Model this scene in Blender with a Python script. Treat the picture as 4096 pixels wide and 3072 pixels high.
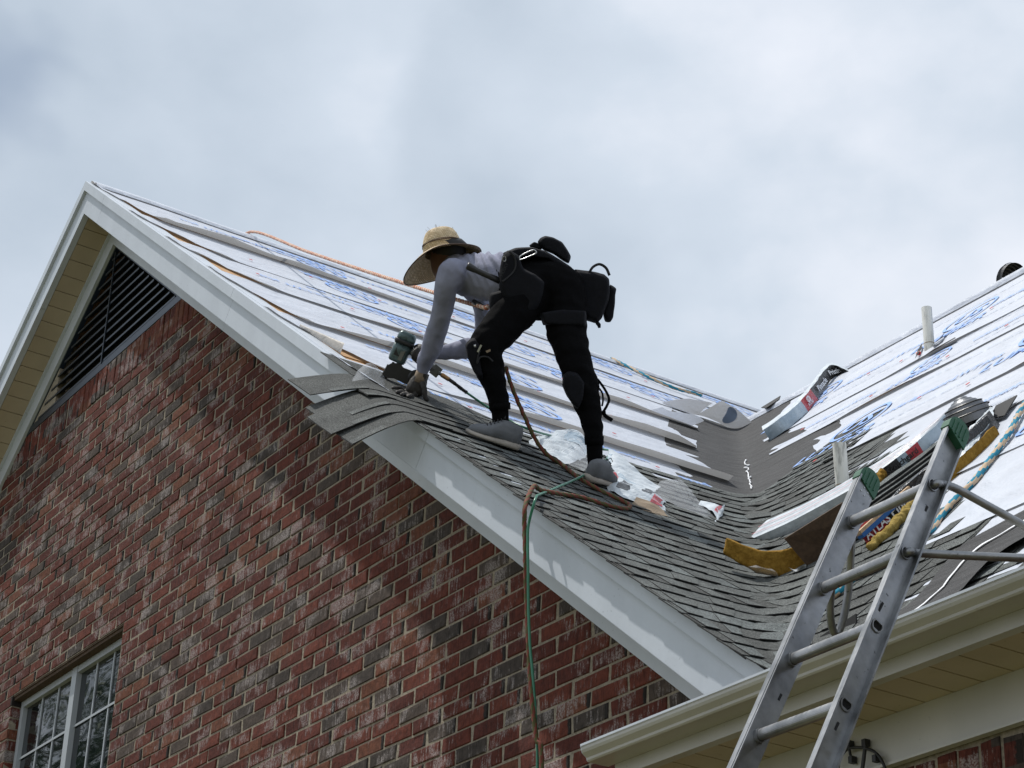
import bpy, bmesh, math, random
import numpy as np
from mathutils import Vector, Matrix, noise, geometry
for o in list(bpy.data.objects): bpy.data.objects.remove(o)
S = bpy.context.scene
COL = S.collection
random.seed(7)
R_ = math.radians

# ------------------------------------------------------------------ camera
CAM = np.array((0.0, -4.9, 1.6))
FPX = 8653.17
CR = np.array((0.55162004, 0.83341001, 0.03380975))
CU = np.array((0.3571548, -0.27263694, 0.89336977))
CF = np.array((-0.75376109, 0.48072535, 0.44804838))
cd = bpy.data.cameras.new('camera'); cam = bpy.data.objects.new('camera', cd); COL.objects.link(cam)
cd.sensor_width = 36; cd.lens = 36 * FPX / 4096; cd.clip_start = .1; cd.clip_end = 1000
m = Matrix(((CR[0], CU[0], -CF[0], CAM[0]), (CR[1], CU[1], -CF[1], CAM[1]), (CR[2], CU[2], -CF[2], CAM[2]), (0, 0, 0, 1)))
cam.matrix_world = m; S.camera = cam

# ------------------------------------------------------------------ world, sun, exposure
SUNV = Vector((-1.3, -1.2, 4.7)).normalized()          # towards the sun
W = bpy.data.worlds.new('World'); S.world = W; W.use_nodes = True
nt = W.node_tree; nt.nodes.clear()
def N(t, **k):
    n = nt.nodes.new(t)
    for a, b in k.items(): setattr(n, a, b)
    return n
out = N('ShaderNodeOutputWorld'); mix = N('ShaderNodeMixShader'); b1 = N('ShaderNodeBackground'); b2 = N('ShaderNodeBackground')
sky = N('ShaderNodeTexSky', sky_type='NISHITA'); sky.sun_disc = False
sky.sun_elevation = math.asin(SUNV.z); sky.sun_rotation = math.atan2(SUNV.x, SUNV.y)
b1.inputs[1].default_value = .1
tc = N('ShaderNodeTexCoord')
mp = N('ShaderNodeMapping'); mp.inputs['Scale'].default_value = (1, 1, 1.6); mp.inputs['Location'].default_value = (.35, .2, .1)
n1 = N('ShaderNodeTexNoise'); n1.inputs['Scale'].default_value = 2.6; n1.inputs['Detail'].default_value = 5; n1.inputs['Roughness'].default_value = .48; n1.inputs['Distortion'].default_value = .25
n2 = N('ShaderNodeTexNoise'); n2.inputs['Scale'].default_value = 7.5; n2.inputs['Detail'].default_value = 6; n2.inputs['Roughness'].default_value = .55
r1 = N('ShaderNodeValToRGB'); e = r1.color_ramp.elements
e[0].position = .30; e[0].color = (.50, .585, .69, 1); e[1].position = .68; e[1].color = (.93, .96, 1.04, 1)
q = r1.color_ramp.elements.new(.5); q.color = (.66, .74, .845, 1)
mxf = N('ShaderNodeMath', operation='MULTIPLY_ADD'); mxf.inputs[1].default_value = .32
sb = N('ShaderNodeMath', operation='SUBTRACT'); sb.inputs[1].default_value = .5
r2 = N('ShaderNodeValToRGB'); r2.color_ramp.elements[0].position = .29; r2.color_ramp.elements[0].color = (.45, .45, .45, 1); r2.color_ramp.elements[1].position = .38; r2.color_ramp.elements[1].color = (1, 1, 1, 1)
b2.inputs[1].default_value = 1.08
L = nt.links.new
L(tc.outputs['Generated'], mp.inputs[0]); L(mp.outputs[0], n1.inputs['Vector']); L(mp.outputs[0], n2.inputs['Vector'])
sp_ = N('ShaderNodeSeparateXYZ'); L(tc.outputs['Generated'], sp_.inputs[0]); hz = N('ShaderNodeMath', operation='MULTIPLY_ADD'); hz.inputs[1].default_value = -.22; hz.inputs[2].default_value = .115; L(sp_.outputs[2], hz.inputs[0]); ad = N('ShaderNodeMath', operation='ADD'); L(n2.outputs[0], sb.inputs[0]); L(sb.outputs[0], mxf.inputs[0]); L(n1.outputs[0], mxf.inputs[2]); L(mxf.outputs[0], ad.inputs[0]); L(hz.outputs[0], ad.inputs[1])
# single clouds: a direction, an angular size, how much brighter or darker; edges broken up by noise
n3 = N('ShaderNodeTexNoise'); n3.inputs['Scale'].default_value = 6; n3.inputs['Detail'].default_value = 5; L(tc.outputs['Generated'], n3.inputs['Vector'])
vs_ = N('ShaderNodeVectorMath', operation='SUBTRACT'); vs_.inputs[1].default_value = (.5, .5, .5); L(n3.outputs['Color'], vs_.inputs[0])
vm = N('ShaderNodeVectorMath', operation='MULTIPLY_ADD'); vm.inputs[1].default_value = (.045, .045, .045); L(vs_.outputs[0], vm.inputs[0]); L(tc.outputs['Generated'], vm.inputs[2])
acc = ad.outputs[0]
for d_, ang, amp in (((-.779, .284, .56), 13, -.05), ((-.672, .53, .513), 8, -.11), ((-.571, .591, .57), 12, .07), ((-.834, .282, .475), 7, .04), ((-.1, .75, .65), 14, -.09), ((-.9, -.25, .35), 12, -.08), ((.6, .2, .75), 16, .07), ((-.2, -.8, .55), 15, -.08)):
    dn = Vector(d_).normalized(); dt = N('ShaderNodeVectorMath', operation='DOT_PRODUCT'); dt.inputs[1].default_value = dn; L(vm.outputs[0], dt.inputs[0])
    mr = N('ShaderNodeMapRange', interpolation_type='SMOOTHSTEP'); mr.inputs[1].default_value = math.cos(R_(ang)); mr.inputs[2].default_value = 1.0; mr.inputs[4].default_value = amp; L(dt.outputs['Value'], mr.inputs[0])
    a2 = N('ShaderNodeMath', operation='ADD'); L(acc, a2.inputs[0]); L(mr.outputs[0], a2.inputs[1]); acc = a2.outputs[0]
L(acc, r1.inputs[0])
L(n1.outputs[0], r2.inputs[0]); L(r2.outputs[0], mix.inputs[0]); L(sky.outputs[0], b1.inputs[0]); L(r1.outputs[0], b2.inputs[0])
L(b1.outputs[0], mix.inputs[1]); L(b2.outputs[0], mix.inputs[2]); L(mix.outputs[0], out.inputs[0])
sd = bpy.data.lights.new('sun', 'SUN'); sd.energy = 4.3; sd.angle = R_(.9); sd.color = (1, .965, .91)
sun = bpy.data.objects.new('sun', sd); COL.objects.link(sun); sun.rotation_euler = SUNV.to_track_quat('Z', 'Y').to_euler(); sun.location = (0, 0, 30)
S.view_settings.view_transform = 'Standard'; S.view_settings.look = 'None'; S.view_settings.gamma = 1; S.view_settings.exposure = -.12
S.view_settings.use_curve_mapping = False
S.cycles.max_bounces = 8; S.cycles.transparent_max_bounces = 12

# ------------------------------------------------------------------ measuring: a photo pixel seen on a plane of the place
TH = R_(37.4); TG = math.tan(TH); CO = math.cos(TH); SI = math.sin(TH)
MS = .985; MH = math.hypot(1, MS)
RX, RZ = -13.104, 9.897                                     # gable ridge
NG = np.array((SI, 0, CO)); NM = np.array((0, -MS, 1)) / MH
G0 = np.array((RX, -.3, RZ)); M0 = np.array((0, -.3, 3.99))
def ray(x, y):
    return CR * (x - 2048) - CU * (y - 1536) + CF * FPX
def on(x, y, n, p0):
    d = ray(x, y); n = np.array(n); return CAM + d * ((np.array(p0) - CAM) @ n / (d @ n))
def onG(x, y, h=0): return on(x, y, NG, G0 + NG * h)
def onM(x, y, h=0): return on(x, y, NM, M0 + NM * h)
def onY(x, y, Y): return on(x, y, (0, 1, 0), (0, Y, 0))
def at(x, y, d): return CAM + ray(x, y) / FPX * d          # d metres in front of the camera
def gp(y, s, h=0): return np.array((RX + s * CO, y, RZ - s * SI)) + NG * h
def mp_(x, r, h=0): return np.array((x, -.3 + r / MH, 3.99 + r * MS / MH)) + NM * h
def zg(x): return RZ - (x - RX) * TG
def zm(y): return 3.99 + (y + .3) * MS
def xg(z): return RX + (RZ - z) / TG
def ym(z): return (z - 3.99) / MS - .3

# ------------------------------------------------------------------ materials
def mat(name, color=(.5, .5, .5), rough=.6, metal=0, spec=.5, build=None, **k):
    m = bpy.data.materials.new(name); m.use_nodes = True
    t = m.node_tree; p = t.nodes['Principled BSDF']
    p.inputs['Base Color'].default_value = (*color, 1); p.inputs['Roughness'].default_value = rough
    p.inputs['Metallic'].default_value = metal; p.inputs['Specular IOR Level'].default_value = spec
    for a, b in k.items(): p.inputs[a.replace('_', ' ')].default_value = b
    if build: build(B(t, p))
    return m
class B:                                                     # small node builder
    def __init__(s, t, p): s.t, s.p = t, p
    def n(s, ty, **k):
        x = s.t.nodes.new(ty)
        for a, b in k.items(): setattr(x, a, b)
        return x
    def link(s, a, b): s.t.links.new(a, b)
    def pos(s, scale=(1, 1, 1), loc=(0, 0, 0), obj=False, rot=(0, 0, 0)):
        mpn = s.n('ShaderNodeMapping'); mpn.inputs['Scale'].default_value = scale; mpn.inputs['Location'].default_value = loc; mpn.inputs['Rotation'].default_value = rot
        if obj: s.link(s.n('ShaderNodeTexCoord').outputs['Object'], mpn.inputs[0])
        else: s.link(s.n('ShaderNodeNewGeometry').outputs['Position'], mpn.inputs[0])
        return mpn.outputs[0]
    def noise(s, v, scale, detail=3, rough=.5, dist=0):
        x = s.n('ShaderNodeTexNoise'); x.inputs['Scale'].default_value = scale; x.inputs['Detail'].default_value = detail
        x.inputs['Roughness'].default_value = rough; x.inputs['Distortion'].default_value = dist; s.link(v, x.inputs['Vector']); return x.outputs[0]
    def ramp(s, f, *st, interp='LINEAR'):
        x = s.n('ShaderNodeValToRGB'); x.color_ramp.interpolation = interp; els = x.color_ramp.elements
        while len(els) < len(st): els.new(.5)
        for q, (p_, c) in zip(els, st):
            q.position = p_; q.color = (*c, 1) if isinstance(c, tuple) else (c, c, c, 1)
        s.link(f, x.inputs[0]); return x.outputs[0]
    def mix(s, f, a, b, mode='MIX'):
        x = s.n('ShaderNodeMix', data_type='RGBA', blend_type=mode)
        for i, v in ((0, f), (6, a), (7, b)):
            if hasattr(v, 'type') and not isinstance(v, (tuple, float, int)): s.link(v, x.inputs[i])
            else: x.inputs[i].default_value = v if i == 0 else (*v, 1)
        return x.outputs[2]
    def math(s, op, a, b=None, c=None):
        x = s.n('ShaderNodeMath', operation=op)
        for i, v in enumerate((a, b, c)):
            if v is None: continue
            if isinstance(v, (float, int)): x.inputs[i].default_value = v
            else: s.link(v, x.inputs[i])
        return x.outputs[0]
    def col(s, c): s.link(c, s.p.inputs['Base Color'])
    def rgh(s, c): s.link(c, s.p.inputs['Roughness'])
    def bump(s, h, d=.01, st=1.0):
        x = s.n('ShaderNodeBump'); x.inputs['Distance'].default_value = d; x.inputs['Strength'].default_value = st
        s.link(h, x.inputs['Height']); s.link(x.outputs[0], s.p.inputs['Normal'])

BH, BL = .0774, .262                                         # course height, brick length
BZ0 = 6.256
def b_brick(b):
    pos = b.pos(); sep = b.n('ShaderNodeSeparateXYZ'); b.link(pos, sep.inputs[0])
    row = b.math('FLOOR', b.math('DIVIDE', b.math('SUBTRACT', sep.outputs[2], BZ0 - 80 * BH), BH))
    half = b.math('MULTIPLY', b.math('MODULO', row, 2.0), BL / 2)
    cx = b.math('FLOOR', b.math('DIVIDE', b.math('ADD', sep.outputs[0], b.math('ADD', half, 40.0)), BL))
    cmb = b.n('ShaderNodeCombineXYZ'); b.link(row, cmb.inputs[0]); b.link(cx, cmb.inputs[1])
    wn = b.n('ShaderNodeTexWhiteNoise'); b.link(cmb.outputs[0], wn.inputs['Vector'])
    base = b.ramp(wn.outputs['Value'], (0, (.11, .028, .018)), (.16, (.145, .038, .023)), (.30, (.10, .026, .018)), (.44, (.165, .060, .034)), (.55, (.125, .031, .020)), (.66, (.066, .052, .044)), (.78, (.088, .066, .054)), (.88, (.105, .028, .020)), interp='CONSTANT')
    n = b.noise(pos, 26, 5, .65)
    base = b.mix(.85, base, b.ramp(n, (.3, .4), (.7, 1.05)), 'MULTIPLY')
    fx = b.math('FRACT', b.math('DIVIDE', b.math('ADD', sep.outputs[0], b.math('ADD', half, 40.0)), BL)); wn2 = b.n('ShaderNodeTexWhiteNoise'); cm2 = b.n('ShaderNodeCombineXYZ'); b.link(cx, cm2.inputs[0]); b.link(row, cm2.inputs[1]); b.link(cm2.outputs[0], wn2.inputs['Vector'])
    endm = b.ramp(b.math('ADD', fx, b.math('MULTIPLY', b.math('SUBTRACT', b.noise(pos, 60, 2), .5), .10)), (.87, 0.0), (.90, 1.0)); endm = b.math('MULTIPLY', endm, b.math('GREATER_THAN', wn2.outputs['Value'], .62)); base = b.mix(endm, base, (.02, .016, .014))
    streak = b.noise(b.pos((70, 70, 11)), 1, 5, .7)
    darkv = b.ramp(b.noise(b.pos((160, 160, 14), (3, 3, 3)), 1, 3, .6), (.36, .45), (.46, 1.0))
    base = b.mix(.7, base, darkv, 'MULTIPLY')
    big = b.noise(b.pos((4.2, 4.2, 5.5), (9, 0, 2)), 1, 3, .6)
    wv = b.math('ADD', b.math('MULTIPLY', b.math('SUBTRACT', big, .5), 1.5), b.math('MULTIPLY', wn.outputs['Value'], .09))
    msk = b.ramp(b.math('ADD', streak, wv), (.60, 0.0), (.74, .68))
    fine = b.ramp(b.noise(pos, 150, 3, .65), (.44, 0.0), (.54, 1.0))
    base = b.mix(b.math('MULTIPLY', msk, b.math('MULTIPLY_ADD', fine, .85, .15)), base, (.34, .30, .29))
    b.col(base); b.bump(b.math('ADD', b.math('MULTIPLY', streak, .6), n), .006, .8)
M = {}
M['brick'] = mat('brick_clay', rough=.9, spec=.25, build=b_brick)
def b_mortar(b):
    p = b.pos(); n = b.noise(p, 60, 4, .6)
    b.col(b.ramp(n, (.3, (.17, .145, .11)), (.7, (.33, .285, .22)))); b.bump(n, .004, .8)
M['mortar'] = mat('mortar', rough=.95, spec=.2, build=b_mortar)
def b_paint(c):
    def f(b):
        p = b.pos(); d = b.noise(b.pos((3, 3, 1.2)), 1.5, 5, .6); sp = b.ramp(b.noise(p, 55, 2, .5), (.24, .35), (.29, 1.0))
        base = b.mix(.5, c, b.ramp(d, (.3, .78), (.65, 1.0)), 'MULTIPLY'); st = b.ramp(b.noise(b.pos((7, 7, 2.2), (4, 1, 0)), 1.3, 6, .72), (.66, 0.0), (.74, .5)); base = b.mix(st, base, (c[0] * .55, c[1] * .45, c[2] * .32)); b.col(b.mix(.35, base, sp, 'MULTIPLY')); b.bump(b.noise(p, 22, 3), .0012, .5)
    return f
M['white'] = mat('white_painted_aluminium', rough=.42, build=b_paint((.50, .54, .59)))
M['cream'] = mat('cream_vinyl', rough=.55, build=b_paint((.44, .37, .265)))
M['gutter'] = mat('off_white_gutter_enamel', rough=.33, build=b_paint((.43, .42, .38)))
def b_ul(front, back, tr=.42):
    def f(b):
        p = b.pos(); w = b.noise(b.pos((1.2, 1.2, 2.2)), 3, 5, .55, .4); fi = b.noise(p, 30, 3, .5)
        geo = b.n('ShaderNodeNewGeometry')
        c1 = b.mix(.35, front, b.ramp(w, (.35, .72), (.65, 1.05)), 'MULTIPLY'); c2 = b.mix(.3, back, b.ramp(w, (.35, .75), (.65, 1.08)), 'MULTIPLY')
        c = b.mix(geo.outputs['Backfacing'], c1, c2); b.col(c); b.bump(b.math('ADD', w, b.math('MULTIPLY', fi, .12)), .045, .75)
        t = b.n('ShaderNodeBsdfTranslucent'); t.inputs[0].default_value = (.60, .60, .60, 1); mx = b.n('ShaderNodeMixShader'); mx.inputs[0].default_value = tr
        o = [x for x in b.t.nodes if x.type == 'OUTPUT_MATERIAL'][0]; b.link(b.p.outputs[0], mx.inputs[1]); b.link(t.outputs[0], mx.inputs[2]); b.link(mx.outputs[0], o.inputs[0])
    return f
M['ul'] = mat('white_underlayment', rough=.5, build=b_ul((.60, .64, .72), (.40, .375, .335), .2))
M['ulb'] = mat('beige_underlayment_back', rough=.5, build=b_ul((.40, .375, .335), (.60, .64, .72), .2))
M['ink'] = mat('blue_print', (.20, .35, .70), rough=.5)
M['inkg'] = mat('grey_blue_print', (.26, .33, .46), rough=.5)
M['red'] = mat('red_plastic', (.55, .035, .03), rough=.4)
def b_gran(lo, hi, seed):
    def f(b):
        p = b.pos(loc=(seed, 0, 0)); v = b.n('ShaderNodeTexVoronoi'); v.inputs['Scale'].default_value = 330; b.link(p, v.inputs['Vector'])
        wn = b.n('ShaderNodeSeparateColor'); b.link(v.outputs['Color'], wn.inputs[0])
        big = b.noise(p, 4.5, 4, .6); md = b.noise(p, 130, 3, .65)
        c = b.mix(wn.outputs[0], lo, hi); c = b.mix(.85, c, b.ramp(md, (.35, .5), (.65, 1.55)), 'MULTIPLY'); c = b.mix(.8, c, b.ramp(big, (.34, .66), (.66, 1.28)), 'MULTIPLY')
        b.col(c); b.bump(b.math('ADD', v.outputs['Distance'], md), .004, 1)
    return f
M['sh1'] = mat('shingle_granules_grey', rough=.85, spec=.4, build=b_gran((.035, .039, .037), (.185, .198, .19), 0))
M['sh2'] = mat('shingle_granules_dark', rough=.85, spec=.4, build=b_gran((.025, .027, .025), (.125, .13, .123), 5))
M['sh3'] = mat('shingle_granules_pale', rough=.85, spec=.4, build=b_gran((.05, .057, .056), (.235, .26, .255), 9))
M['asph'] = mat('asphalt_edge', (.012, .012, .012), rough=.8)
def b_felt(b):
    p = b.pos(); n = b.noise(p, 120, 4, .7); st = b.noise(b.pos((2, 3, 16), (0, 0, 0)), 2, 4, .6); sp = b.ramp(b.noise(p, 300, 1, .5), (.70, 0.0), (.76, 1.0))
    c = b.mix(n, (.018, .018, .0185), (.068, .067, .068)); c = b.mix(.7, c, b.ramp(st, (.35, .6), (.62, 1.3)), 'MULTIPLY'); b.col(b.mix(b.math('MULTIPLY', sp, .5), c, (.5, .5, .5))); b.bump(b.math('ADD', n, b.math('MULTIPLY', st, 3.0)), .008, .7)
M['felt'] = mat('granulated_leak_barrier', rough=.85, spec=.4, build=b_felt)
def b_wood(c1, c2):
    def f(b):
        p = b.pos((1, 1, 1)); n = b.noise(b.pos((6, 30, 6)), 3, 5, .6); m_ = b.noise(p, 45, 2, .7); b.col(b.mix(.6, b.mix(n, c1, c2), b.ramp(m_, (.35, .6), (.6, 1.2)), 'MULTIPLY')); b.bump(n, .003, .6)
    return f
M['osb'] = mat('old_roof_boards', rough=.8, build=b_wood((.30, .16, .065), (.52, .31, .14)))
M['board'] = mat('brown_fibre_board', rough=.9, build=b_wood((.045, .026, .014), (.085, .05, .027)))
M['pine'] = mat('raw_pine', rough=.7, build=b_wood((.42, .27, .15), (.56, .4, .25)))
M['louvre'] = mat('dark_bronze_metal', (.032, .042, .058), rough=.35, metal=.6)
M['darkvoid'] = mat('unlit_void_black', (.006, .006, .006), rough=1)  # near-black colour stands in for the shade inside vent, window and rungs
def b_alu(b):
    p = b.pos(); s = b.noise(b.pos((60, 8, 8)), 2, 5, .6); d = b.noise(p, 7, 5, .6); k = b.ramp(b.noise(p, 34, 3, .6), (.27, .15), (.33, 1.0))
    b.col(b.mix(.85, b.ramp(d, (.3, (.17, .175, .18)), (.7, (.38, .385, .39))), k, 'MULTIPLY')); b.rgh(b.ramp(s, (.3, .28), (.7, .52))); b.bump(s, .0008, .5)
M['alu'] = mat('worn_ladder_aluminium', metal=.85, build=b_alu)
M['cone'] = mat('grey_ribbed_flashing_metal', (.16, .165, .175), rough=.38, metal=.7)
M['alug'] = mat('dull_galvanised_steel', (.45, .46, .47), rough=.32, metal=.9, build=lambda b: b.rgh(b.ramp(b.noise(b.pos(), 12, 4), (.3, .22), (.7, .5))))
M['green'] = mat('green_rubber', (.012, .085, .04), rough=.5)
def b_pvc(b):
    d = b.noise(b.pos((20, 20, 3)), 2, 5, .65); b.col(b.mix(.8, (.70, .69, .63), b.ramp(d, (.36, .45), (.5, 1.0)), 'MULTIPLY'))
M['pvc'] = mat('dirty_white_pvc', rough=.4, build=b_pvc)
def b_fab(c, sc=900, amt=.35):
    def f(b):
        p = b.pos(); n = b.noise(p, sc, 2, .6); w = b.noise(p, 9, 4, .6); b.col(b.mix(amt, c, b.ramp(w, (.35, .6), (.65, 1.25)), 'MULTIPLY')); b.bump(b.math('ADD', b.math('MULTIPLY', w, 2.0), b.math('MULTIPLY', n, .1)), .01, .5)
    return f
M['black'] = mat('black_work_fabric', rough=.95, spec=.08, build=b_fab((.0035, .0035, .004)))
M['nylon'] = mat('black_nylon_pouch', rough=.8, spec=.15, build=b_fab((.0065, .007, .0095)))
M['webb'] = mat('dark_grey_webbing', rough=.8, build=b_fab((.014, .0145, .017)))
M['shirt'] = mat('grey_blue_jersey', rough=.9, spec=.2, build=b_fab((.25, .26, .335), 500, .3))
M['skin'] = mat('brown_skin', (.11, .05, .03), rough=.6)
M['hair'] = mat('black_hair', (.01, .008, .007), rough=.6)
M['glove'] = mat('dark_worn_glove', rough=.7, build=b_fab((.026, .022, .018), 300, .6))
M['cuff'] = mat('tan_knit_cuff', rough=.9, build=b_fab((.23, .175, .12), 400, .4))
M['shoe'] = mat('grey_mesh_trainer', rough=.85, build=b_fab((.13, .138, .15), 700, .5))
M['sole'] = mat('dirty_pale_sole', rough=.7, build=b_fab((.34, .31, .27), 200, .6))
def b_straw(b):
    u = b.n('ShaderNodeUVMap'); mpn = b.n('ShaderNodeMapping'); b.link(u.outputs[0], mpn.inputs[0])
    br = b.n('ShaderNodeTexBrick'); b.link(mpn.outputs[0], br.inputs['Vector']); mpn.inputs['Rotation'].default_value = (0, 0, R_(38))
    br.inputs['Scale'].default_value = 48; br.inputs['Mortar Size'].default_value = .05; br.inputs['Brick Width'].default_value = .9; br.inputs['Row Height'].default_value = .32
    br.inputs['Color1'].default_value = (.86, .70, .45, 1); br.inputs['Color2'].default_value = (.60, .44, .24, 1); br.inputs['Mortar'].default_value = (.16, .10, .04, 1)
    b.col(b.mix(.4, br.outputs[0], b.ramp(b.noise(b.pos(), 40, 3), (.3, .6), (.7, 1.2)), 'MULTIPLY')); b.bump(br.outputs['Fac'], -.004, .8)
M['straw'] = mat('woven_straw', rough=.7, build=b_straw)
M['band'] = mat('brown_cord', (.05, .022, .01), rough=.7)
def b_gun(b):
    k = b.ramp(b.noise(b.pos(), 60, 4, .65), (.36, .35), (.5, 1.0)); b.col(b.mix(.8, (.085, .13, .13), k, 'MULTIPLY'))
M['gun'] = mat('scuffed_green_grey_magnesium', rough=.35, metal=.3, build=b_gun)
M['gung'] = mat('scratched_grey_alloy', (.17, .175, .165), rough=.42, metal=.5)
M['blackm'] = mat('black_plastic', (.012, .012, .013), rough=.45)
M['brass'] = mat('worn_brass', (.30, .17, .07), rough=.4, metal=.8)
M['hose'] = mat('green_rubber_hose', (.02, .15, .085), rough=.35)
M['rope_o'] = mat('salmon_rope_fibre', (.40, .13, .07), rough=.9); M['rope_p'] = mat('pale_rope_fibre', (.58, .46, .36), rough=.9)
M['rope_r'] = mat('faded_red_rope_fibre', (.15, .035, .022), rough=.9); M['rope_g'] = mat('olive_rope_fibre', (.07, .065, .02), rough=.9)
M['rope_t'] = mat('teal_rope_fibre', (.015, .20, .30), rough=.9); M['rope_s'] = mat('sand_rope_fibre', (.50, .38, .26), rough=.9)
def b_film(b):
    n = b.noise(b.pos(), 14, 5, .6, .5); b.col(b.ramp(n, (.3, (.36, .41, .45)), (.7, (.62, .66, .69)))); b.bump(b.noise(b.pos(), 16, 2, .5, 1.2), .008, .6)
M['film'] = mat('crinkled_white_film', rough=.38, build=b_film)
M['filmg'] = mat('crinkled_pale_blue_film', rough=.25, build=lambda b: (b.col(b.ramp(b.noise(b.pos(), 9, 5, .6), (.3, (.25, .33, .40)), (.7, (.44, .52, .58)))), b.bump(b.noise(b.pos(), 16, 2, .5, 1.2), .008, .6)))
M['clear'] = mat('clear_plastic_film', (.85, .87, .9), rough=.15, Alpha=.22, build=lambda b: b.bump(b.noise(b.pos(), 16, 2, .5, 1.0), .008, .6))
M['filmk'] = mat('black_printed_film', rough=.25, build=lambda b: (b.col(b.ramp(b.noise(b.pos(), 20, 4), (.3, (.01, .01, .01)), (.7, (.025, .025, .026)))), b.bump(b.noise(b.pos(), 24, 4, .6, .6), .012, .8)))
M['filmr'] = mat('red_printed_film', (.42, .02, .03), rough=.3, build=lambda b: b.bump(b.noise(b.pos(), 24, 4, .6, .6), .012, .8))
M['ltr'] = mat('white_lettering', (.75, .76, .78), rough=.5)
M['ltk'] = mat('black_lettering', (.015, .015, .015), rough=.5)
def b_foam(c1, c2):
    return lambda b: (b.col(b.ramp(b.noise(b.pos(), 45, 4, .65), (.3, c1), (.7, c2))), b.bump(b.noise(b.pos(), 60, 4, .7), .01, .9))
M['foam'] = mat('mustard_foam', rough=.95, spec=.1, build=b_foam((.19, .10, .016), (.34, .20, .04)))
M['foamy'] = mat('yellow_glass_wool', rough=.95, spec=.1, build=b_foam((.22, .15, .035), (.38, .28, .09)))
M['blue'] = mat('blue_painted_edge', (.012, .10, .32), rough=.5)
M['vinyl'] = mat('window_vinyl', (.36, .385, .41), rough=.35)
M['glass'] = mat('window_glass', (.006, .009, .010), rough=.03, spec=.6, Coat_Weight=.25, Coat_Roughness=.02, build=lambda b: b.bump(b.noise(b.pos((1, 1, 3)), 1.6, 2, .4, .8), .03, .35))
M['cable'] = mat('black_cable', (.008, .008, .008), rough=.5)
M['grass'] = mat('lawn', rough=.95, build=lambda b: b.col(b.ramp(b.noise(b.pos(), 1.5, 6, .7), (.3, (.075, .085, .035)), (.7, (.14, .125, .06)))))
M['concrete'] = mat('concrete_paving', rough=.9, build=lambda b: b.col(b.ramp(b.noise(b.pos(), 2.5, 6, .7), (.3, (.24, .23, .21)), (.7, (.36, .35, .32)))))
M['leaf'] = mat('leaf', rough=.6, build=lambda b: b.col(b.ramp(b.noise(b.pos(), 2.2, 3, .6), (.35, (.02, .045, .012)), (.65, (.055, .10, .03)))))
M['bark'] = mat('bark', rough=.9, build=lambda b: (b.col(b.ramp(b.noise(b.pos((1, 1, .2)), 14, 4, .6), (.3, (.05, .04, .03)), (.7, (.13, .10, .08)))), b.bump(b.noise(b.pos((1, 1, .2)), 14, 4), .02)))

# ------------------------------------------------------------------ object helpers
ORG = {}
def tag(o, label=None, cat=None, group=None, kind=None):
    if label: o['label'] = label
    if cat: o['category'] = cat
    if group: o['group'] = group
    if kind: o['kind'] = kind
    return o
def thing(name, label, cat, loc=(0, 0, 0), group=None, kind=None):
    o = bpy.data.objects.new(name, None); COL.objects.link(o); o.empty_display_size = .1; o.location = tuple(loc)
    ORG[o] = np.array(loc, float); return tag(o, label, cat, group, kind)
def link(name, me, parent=None, loc=None):
    o = bpy.data.objects.new(name, me); COL.objects.link(o)
    if parent is not None: o.parent = parent; ORG[o] = ORG[parent]
    else: ORG[o] = np.zeros(3)
    if loc is not None: o.location = tuple(np.array(loc) - ORG[o]) if parent is not None else tuple(loc)
    return o
def mesh(V, F, mats, mi=None, smooth=False, uv=None, o=(0, 0, 0)):
    me = bpy.data.meshes.new('m'); V = np.asarray(V, float) - np.asarray(o, float)
    me.from_pydata([tuple(v) for v in V], [], [tuple(int(i) for i in f) for f in F])
    if not isinstance(mats, (list, tuple)): mats = [mats]
    for mm in mats: me.materials.append(M[mm] if isinstance(mm, str) else mm)
    if mi is not None: me.polygons.foreach_set('material_index', list(mi))
    if smooth: me.polygons.foreach_set('use_smooth', [True] * len(me.polygons))
    if uv is not None:
        l = me.uv_layers.new(name='UVMap')
        for lp in me.loops: l.data[lp.index].uv = uv[lp.vertex_index]
    me.update(); return me
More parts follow.
